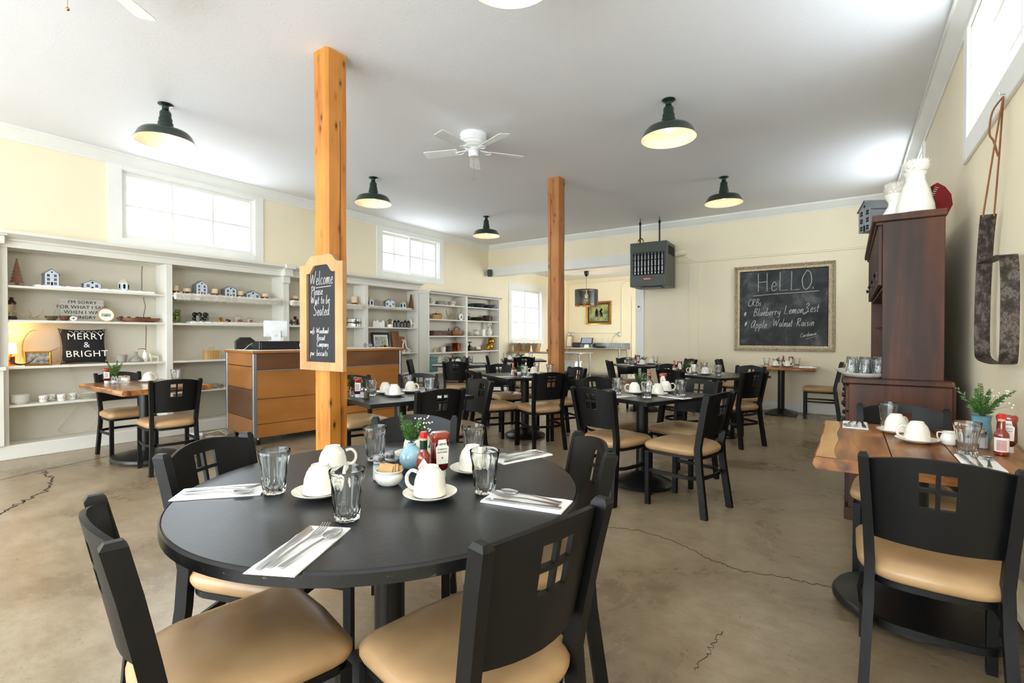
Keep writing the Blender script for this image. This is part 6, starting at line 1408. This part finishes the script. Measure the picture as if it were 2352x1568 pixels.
# ------------------------------------------------------------------ ceiling lamps, fans, heater
def barn_lamp(x, y, label):
    t = thing('barn_ceiling_lamp', label, 'ceiling lamp', (x, y, ZC), 0, 'green barn lamps on the ceiling')
    inst('canopy', cached('bc', lambda: MB().lathe([(.058, 0), (.06, -.006), (.05, -.014), (.028, -.02), (.026, -.045), (.02, -.05)], 28).mesh('canopy', 'green')), t)
    inst('stepped_neck', cached('bn', lambda: MB().lathe([(.022, -.045), (.034, -.06), (.046, -.078), (.046, -.125), (.053, -.13), (.053, -.165), (.06, -.17), (.06, -.218), (.075, -.225)], 28).mesh('stepped_neck', 'green')), t)
    inst('lamp_shade', cached('bs', lambda: MB().lathe([(.06, -.222), (.12, -.232), (.185, -.252), (.205, -.275), (.232, -.335), (.238, -.34)], 48, cap0=False, cap1=False).mesh('lamp_shade', 'green', 50)), t)
    inst('enamel_lining', cached('bl', lambda: MB().lathe([(.05, -.226), (.118, -.236), (.182, -.256), (.202, -.279), (.229, -.337), (.236, -.341)], 48, cap0=True, cap1=False).mesh('enamel_lining', 'enamel', 50)), t)
    inst('bulb', cached('bb', lambda: MB().lathe([(.012, -.23), (.018, -.236), (.028, -.255), (.03, -.27), (.02, -.29), (.001, -.296)], 20).mesh('bulb', 'bulb')), t)
    point('lamp_light', (x, y, ZC - .32), 1.5, (1, .76, .5), .05)
for x, y, w in ((-5.06, 1.86, 'above the left shelves'), (-5.15, 4.26, 'right of the nearer cedar post'), (-5.2, 6.75, 'farthest on the left side'), (-1.32, 4.34, 'largest one before the far wall on the right'), (-1.36, 6.85, 'nearest the blackboard wall'), (-1.36, 1.955, 'cut off at the top of the picture'), (-5.06, -.6, 'behind the camera')):
    barn_lamp(x, y, 'dark green enamel barn lamp ' + w)
def fan(x, y, a0, label):
    t = thing('ceiling_fan', label, 'ceiling fan', (x, y, ZC), R(a0), 'white five-blade ceiling fans')
    inst('motor_housing', cached('fh', lambda: MB().lathe([(.135, 0), (.14, -.015), (.135, -.03), (.137, -.045), (.127, -.06), (.128, -.075), (.115, -.09), (.115, -.105), (.1, -.12), (.1, -.135), (.07, -.15), (.065, -.165)], 40).mesh('motor_housing', 'whiteplastic', 25)), t)
    inst('switch_housing', cached('fs', lambda: MB().lathe([(.058, -.162), (.06, -.166), (.048, -.17), (.052, -.175), (.052, -.215), (.045, -.23), (.001, -.235)], 32).mesh('switch_housing', 'whiteplastic', 25)), t)
    inst('pull_chain', cached('fp', lambda: MB().cyl((.01, 0, -.23), (.01, 0, -.445), .0015, seg=5).mesh('pull_chain', 'brushed')), t); inst('chain_knob', cached('fk', lambda: MB().ball((.01, 0, -.455), .009, 10).mesh('chain_knob', 'brass')), t)
    def blade():
        b = MB(); n = 12; rs = []
        for i in range(n + 1):
            u = i / n; r = .17 + .37 * u; w = .048 + .016 * u
            if i == n: w *= .8
            rs.append([(r, -w, -.168 - .012), (r, w, -.168 + .012), (r, w, -.168 + .018), (r, -w, -.168 - .006)])
        return b.rings(rs).mesh('blade', 'whiteplastic')
    def iron():
        b = MB()
        for s in (-1, 1): b.tube(smooth([(.05, 0, -.155), (.1, s * .01, -.165), (.13, s * .03, -.175), (.165, s * .03, -.178), (.19, s * .008, -.178)]), .006, 6)
        return b.mesh('blade_bracket', 'whiteplastic')
    for k in range(5):
        inst('blade', cached('fb', blade), t, rot=(0, 0, k * 2 * PI / 5)); inst('blade_bracket', cached('fi', iron), t, rot=(0, 0, k * 2 * PI / 5))
fan(-3.2, 3.94, 127, 'white five-blade ceiling fan in the middle of the ceiling'); fan(-3.2, .75, 124, 'white five-blade ceiling fan mostly out of view at the top left')
# the heater
t = thing('gas_heater', 'grey-green box heater with dark louvres hanging from the ceiling', 'heater', (-2.86, 8.45, 2.08), R(3)); hw = .315
b = MB(); b.box(-hw, hw, -.2, .38, 0, .76, .006); hbx = b.obj('housing', 'heater', t)
MB().box(-hw + .06, hw - .045, -.206, -.198, .2, .58).obj('grille_opening', 'darkhole', t)
for k in range(9):
    x = -hw + .095 + k * .058; MB().lathe([(.014, .21), (.014, .55), (.008, .57)], 8, c=(x, -.215, 0)).obj('burner_tube', 'alu', t)
for z in (.25, .34, .45, .54): MB().cyl((-hw + .05, -.232, z), (hw - .04, -.232, z), .006, seg=6).obj('grille_bar', 'iron', t)
MB().box(-hw, hw, -.204, -.2, .6, .755, .001).obj('front_plate', 'heater', t); MB().box(-hw, hw, -.204, -.2, .005, .19, .001).obj('front_plate', 'heater', t)
MB().box(hw - .001, hw + .003, -.1, .3, .55, .7).obj('side_slot', 'darkhole', t)
MB().box(-.09, .06, -.209, -.205, .1, .155, .001).obj('name_plate', 'redprint', t); MB().box(-.085, .055, -.2096, -.2088, .105, .15).obj('name_plate_border', 'ketchup', t)
inst('lettering', text_mesh('PEERLESS', .03, 'paper'), t, (-.015, -.2105, .118), (PI / 2, 0, 0))
MB().box(-.14, .2, -.16, .1, -.02, .0, .003).obj('bottom_louvre', 'iron', t)
for x in (-.2, .14):
    MB().cyl((x, 0, .76), (x, 0, 1.12), .014, seg=10).obj('hanger_rod', 'iron', t); MB().lathe([(.02, 1.1), (.022, 1.14), (.006, 1.17), (.006, 1.219)], 10, c=(x, 0, 0)).obj('rod_end', 'iron', t)
MB().tube(smooth([(-.26, .05, .76), (-.25, .05, .84), (-.2, .05, .88), (-.16, .05, .84), (-.16, .05, .76)]), .012, 8).obj('gas_hose', 'gold', t)
MB().cyl((.05, .38, .62), (.05, .545, .62), .06, seg=20).tube(smooth([(.05, .44, .62), (.25, .46, .62), (.42, .47, .64), (.44, .545, .64)]), .06, 14).obj('flue_pipe', 'wall', t)
tag(MB().tube([(-2.45, YF - .02, 2.66), (-2.2, YF - .02, 2.52), (-1.9, YF - .02, 2.55)], .005, 5).obj('wall_cable', 'wall'), 'thin cream cable on the wall right of the heater', 'cable')
t = thing('thermostat', 'small white thermostat on the white jamb post', 'thermostat', (-3.27, YF - .03, 1.7)); MB().box(-.035, .035, -.02, 0, 0, .12, .004).obj('housing', 'whiteplastic', t); MB().box(-.018, .018, -.0215, -.019, .06, .095).obj('display', 'heater', t)
t = thing('wall_speaker', 'small black speaker in the corner below the white beam', 'speaker', (-6.78, YF - .04, 2.58), R(20)); MB().box(-.045, .045, -.1, -.01, 0, .16, .006).obj('cabinet', 'plastic', t); MB().box(-.04, .04, -.102, -.1, .01, .15).obj('grille', 'iron', t); MB().box(-.02, .02, -.01, .035, .05, .1).obj('bracket', 'iron', t)

# ------------------------------------------------------------------ the alcove
t = thing('pendant_lamp', 'black pierced drum pendant lamp glowing gold in the alcove', 'pendant lamp', (-5.45, 11.2, 0))
MB().lathe([(.012, 2.72), (.045, 2.75), (.06, 2.81), (.06, 2.859)], 20).obj('canopy', 'plastic', t); MB().cyl((0, 0, 2.4), (0, 0, 2.74), .004, seg=6).obj('cord', 'plastic', t)
rr_ = .29; z0, z1 = 1.98, 2.39
b = MB(); g = {}; NU, NV = 120, 48
for i in range(NU):
    for j in range(NV + 1):
        a = 2 * PI * (i + (.5 if j % 2 else 0)) / NU; g[i, j] = b.bm.verts.new((rr_ * math.cos(a), rr_ * math.sin(a), z0 + (z1 - z0) * j / NV))
for i in range(NU):
    for j in range(NV):
        k = (i + 1) % NU
        if 3 < j < NV - 2 and j % 2 == 0 and (i + 2 * (j // 2 % 2)) % 4 == 0:
            continue
        b.bm.faces.new((g[i, j], g[k, j], g[k, j + 1], g[i, j + 1]))
b.obj('lamp_shade', 'plastic', t, ang=60)
b = MB(); b.lathe([(rr_ - .004, z0), (rr_ - .004, z0 + .055)], 48, cap0=False, cap1=False).obj('gold_lining', 'gold', t)
MB().tube([(rr_ * math.cos(a), rr_ * math.sin(a), z0) for a in [2 * PI * i / 48 for i in range(48)]], .004, 6, closed=True).obj('lower_ring', 'gold', t)
b = MB(); [b.cyl((0, 0, 2.38), (rr_ * math.cos(a), rr_ * math.sin(a), 2.385), .003, seg=5) for a in (0, 2.09, 4.19)]; b.obj('spider', 'copper', t)
MB().ball((0, 0, 2.24), .045, 16, 1.2, 10).cyl((0, 0, 2.27), (0, 0, 2.4), .016).obj('bulb', 'bulb', t); point('lamp_light', (-5.45, 11.2, 2.17), 14, (1, .72, .38), .05)
t = frame(-5.82, YA - .005, 1.555, .76, .65, .05, 'gold', 'gold-framed painting of two dark animals on the alcove wall', rz=0, tilt=0, art='painting', matte='darkbrown', deep=.03)
b = MB()
for cx, s in ((-.06, 1), (.09, -1)):
    b.prism([(cx - .03, .2), (cx - .012, .2), (cx, .26), (cx + .02, .2), (cx + .04, .2), (cx + .035, .32), (cx + s * .06, .36), (cx + s * .05, .385), (cx + .03, .38), (cx + .02 - s * .0, .44), (cx - .015, .45), (cx - .03, .4), (cx - .045, .33)], .0085, .0095, FX)
b.obj('painted_animals', 'darkhole', t)
def steel_table(name, label, x0, x1, y0, y1, z, legs, back=False):
    t = thing(name, label, 'table', (0, 0, 0)); MB().box(x0, x1, y0, y1, z - .03, z, .01, seg=2).obj('steel_top', 'brushed', t)
    if back: MB().box(x0, x1, y1 - .02, y1, z, z + .13, .003).obj('splashback', 'brushed', t)
    for x, y in legs: l = MB().cyl((x, y, 0), (x, y, z - .03), .021, seg=12).obj('leg', 'brushed', t)
    MB().box(x0 + .06, x1 - .06, y0 + .05, y1 - .05, .18, .2).obj('undershelf', 'brushed', t)
steel_table('steel_worktable', 'stainless work table along the alcove wall carrying jars', -6.8, -4.88, 12.05, 12.74, .905, ((-4.95, 12.12), (-4.95, 12.66), (-6.72, 12.12), (-6.72, 12.66)), True)
steel_table('steel_worktable', 'stainless work table under the alcove window carrying the wooden buckets', -6.84, -4.88, 9.72, 10.42, .85, ((-4.95, 9.79), (-4.95, 10.35), (-6.77, 9.79), (-6.77, 10.35)))
t = D('cardboard_box', 'brown cardboard box under the front steel table', 'box', -5.3, 10.05, .2015); MB().box(-.2, .2, -.15, .15, 0, .22, .003).obj('carton', 'cardboard', t)
t = D('plastic_crate', 'white plastic tub on top of the cardboard box', 'box', -5.3, 10.05, .422); MB().box(-.21, .21, -.16, .16, 0, .2, .01).obj('tub', 'whiteplastic', t); MB().box(-.22, .22, -.17, .17, .2, .225, .004).obj('lid', 'whiteplastic', t)
for k, x in enumerate((-6.68, -6.43, -6.15)):
    t = D('wooden_bucket', 'wooden bucket lined with a striped cloth, %s on the steel table' % ('leftmost of three', 'middle one', 'rightmost of three')[k], 'bucket', x, 9.93, .8505, 0, 'cloth-lined wooden buckets')
    for j in range(14): 
        a = 2 * PI * j / 14; inst('stave', cached('stave', lambda: MB().rings([[(.078, -.0175, 0), (.086, -.018, 0), (.086, .018, 0), (.078, .0175, 0)], [(.106, -.024, .19), (.114, -.0245, .19), (.114, .0245, .19), (.106, .024, .19)]]).mesh('stave', 'pine')), t, rot=(0, 0, a))
    MB().cyl((0, 0, 0), (0, 0, .01), .08, seg=14).obj('bottom', 'pine', t)
    b = MB(); b.lathe([(.1, .1), (.118, .195), (.12, .2), (.09, .202), (.07, .16)], 24, fm=lambda a, z_: 1 + .03 * math.sin(5 * a), cap0=False); 
    b.prism([(-.09, .2), (.09, .2), (.03, .08), (.0, .05)], .112, .118, FX); b.obj('cloth_liner', 'cloth', t)
    for j in range(4):
        a = j * 1.5; solo('paper_cup', 'pcup', lambda: MB().lathe([(.03, 0), (.042, .09), (.044, .092), (.001, .094)], 18).mesh('paper_cup', 'whiteceramic'), 'white paper goods bundled in a wooden bucket', 'cup', (x + .045 * math.cos(a), 9.93 + .045 * math.sin(a), .99), 0, 'white cups in the buckets').rotation_euler = (.3, .2 * j, 0)
for k, y in enumerate((10.25, 10.3)): pass
for k in range(3): 
    t = D('menu_stack', 'flat grey tray in the stack at the left end of the steel table, %s' % ('bottom', 'middle', 'top')[k], 'tray', -6.74, 10.2, .8505 + .022 * k, 0, 'stacked trays'); MB().box(-.09, .12, -.14, .14, 0, .02, .003).obj('tray_body', 'greyceramic', t)
t = D('red_tin', 'small red tin on the steel table beside the farther post', 'tin', -5.85, 10.15, .8505); MB().box(-.11, .07, -.06, .06, 0, .05, .004).obj('tin_body', 'red', t); MB().box(-.112, .072, -.062, .062, .05, .062, .004).obj('lid', 'red', t)
ZS = .9055
t = D('tablet_till', 'tablet screen on a white stand on the far steel table', 'till', -6.0, 12.35, ZS, R(15)); MB().box(-.09, .09, -.07, .07, 0, .012, .003).obj('stand_foot', 'whiteplastic', t); MB().prism([(-.07, 0), (.07, 0), (.05, .12), (-.05, .12)], -.02, .02, FX).obj('stand', 'whiteplastic', t)
s_ = MB().box(-.17, .17, -.012, .012, 0, .22, .006).obj('screen_body', 'plastic', t); s_.location = (0, -.05, .1); s_.rotation_euler = (R(-40), 0, 0); MB().box(-.14, .14, -.0135, -.012, .02, .2).obj('display', 'screen', s_)
t = D('receipt_printer', 'black receipt printer beside the alcove tablet', 'printer', -6.33, 12.38, ZS, .2); MB().box(-.1, .1, -.09, .09, 0, .14, .012).obj('housing', 'plastic', t); MB().box(-.06, .06, -.092, -.09, .05, .09).obj('paper_slot', 'iron', t)
t = D('tape_roll', 'round black tape dispenser on the far steel table', 'dispenser', -5.73, 12.3, ZS); MB().cyl((0, -.03, .06), (0, .03, .06), .06, seg=24).obj('roll', 'plastic', t)
t = D('black_tray', 'shallow black tray before the carafes', 'tray', -5.52, 12.25, ZS); MB().box(-.1, .1, -.1, .1, 0, .05, .005).obj('tray_body', 'plastic', t)
for k, x in enumerate((-5.61, -5.46)):
    t = D('glass_carafe', 'clear waisted glass carafe, %s one on the far steel table' % ('left', 'right')[k], 'carafe', x, 12.55, ZS, 0, 'waisted glass carafes'); MB().lathe([(.05, 0), (.055, .01), (.052, .09), (.03, .16), (.026, .2), (.042, .26), (.04, .26), (.024, .2), (.028, .16), (.049, .09), (.05, .012), (.001, .01)], 24).obj('carafe_body', 'pane', t)
for i in range(4):
    for j in range(2):
        solo('upturned_jar', 'upj2', lambda: MB().lathe([(.058, 0), (.062, .004), (.058, .08), (.05, .16), (.03, .19), (.001, .195)], 20, cap0=False).mesh('upturned_jar', 'pane'), 'upturned glass jar on the far steel table, %s of the %s row' % (('leftmost', 'second', 'third', 'rightmost')[i], ('front', 'back')[j]), 'jar', (-5.34 + .13 * i, 12.2 + .17 * j, ZS), 0, 'upturned glass jars in the alcove')
t = D('small_easel_sign', 'small cream framed card leaning beside the farther post', 'sign', -6.66, 12.55, ZS, 0, None, (R(-10), 0, 0)); MB().box(-.1, .1, -.01, .005, 0, .34, .003).obj('frame', 'pine', t); MB().box(-.07, .07, -.012, -.009, .03, .31).obj('card', 'paper', t)
for k, x in enumerate((-6.75, -6.63, -5.19)):
    t = thing('power_outlet', 'grey wall outlet box, %s in the alcove' % ('first from the left', 'second from the left', 'right-hand one')[k], 'outlet', (x, YA, 1.22)); MB().box(-.035, .035, -.04, 0, 0, .12, .004).obj('outlet_box', 'brushed', t); MB().box(-.02, .02, -.044, -.04, .03, .09).obj('socket', 'whiteplastic', t)
tag(MB().tube(smooth([(-5.22, YA - .05, 1.28), (-5.3, YA - .08, 1.26), (-5.38, YA - .1, 1.1), (-5.4, YA - .15, .95)]), .004, 5).obj('outlet_cord', 'plastic'), 'thin black cord from the right alcove outlet', 'cord')
random.seed(2)
for k in range(7):
    solo('stored_jug', 'sj', lambda: MB().lathe([(.05, 0), (.06, .01), (.06, .12), (.03, .17), (.035, .2), (.03, .2), (.056, .12), (.001, .02)], 16).mesh('stored_jug', 'pane'), 'clear glass jug stored on the undershelf of the far steel table', 'jug', (-5.1 - .16 * k, 12.35, .2005), 0, 'glass jugs on the undershelf')

def backcrack(t, y, z0, z1, seed):
    b = MB(); P_ = [(-7.1485, y + .02 * noise.noise((z * 6, seed, 0)) + .006 * noise.noise((z * 40, seed, 1)), z) for z in [z0 + (z1 - z0) * i / 30 for i in range(31)]]
    b.tube(P_, .0028, 4); b.obj('crack', 'crack', t)
backcrack(bsA, 2.36, 1.75, 2.08, 1); backcrack(bsA, 2.38, 1.41, 1.7, 5); backcrack(bsA, 2.4, 1.0, 1.35, 9)
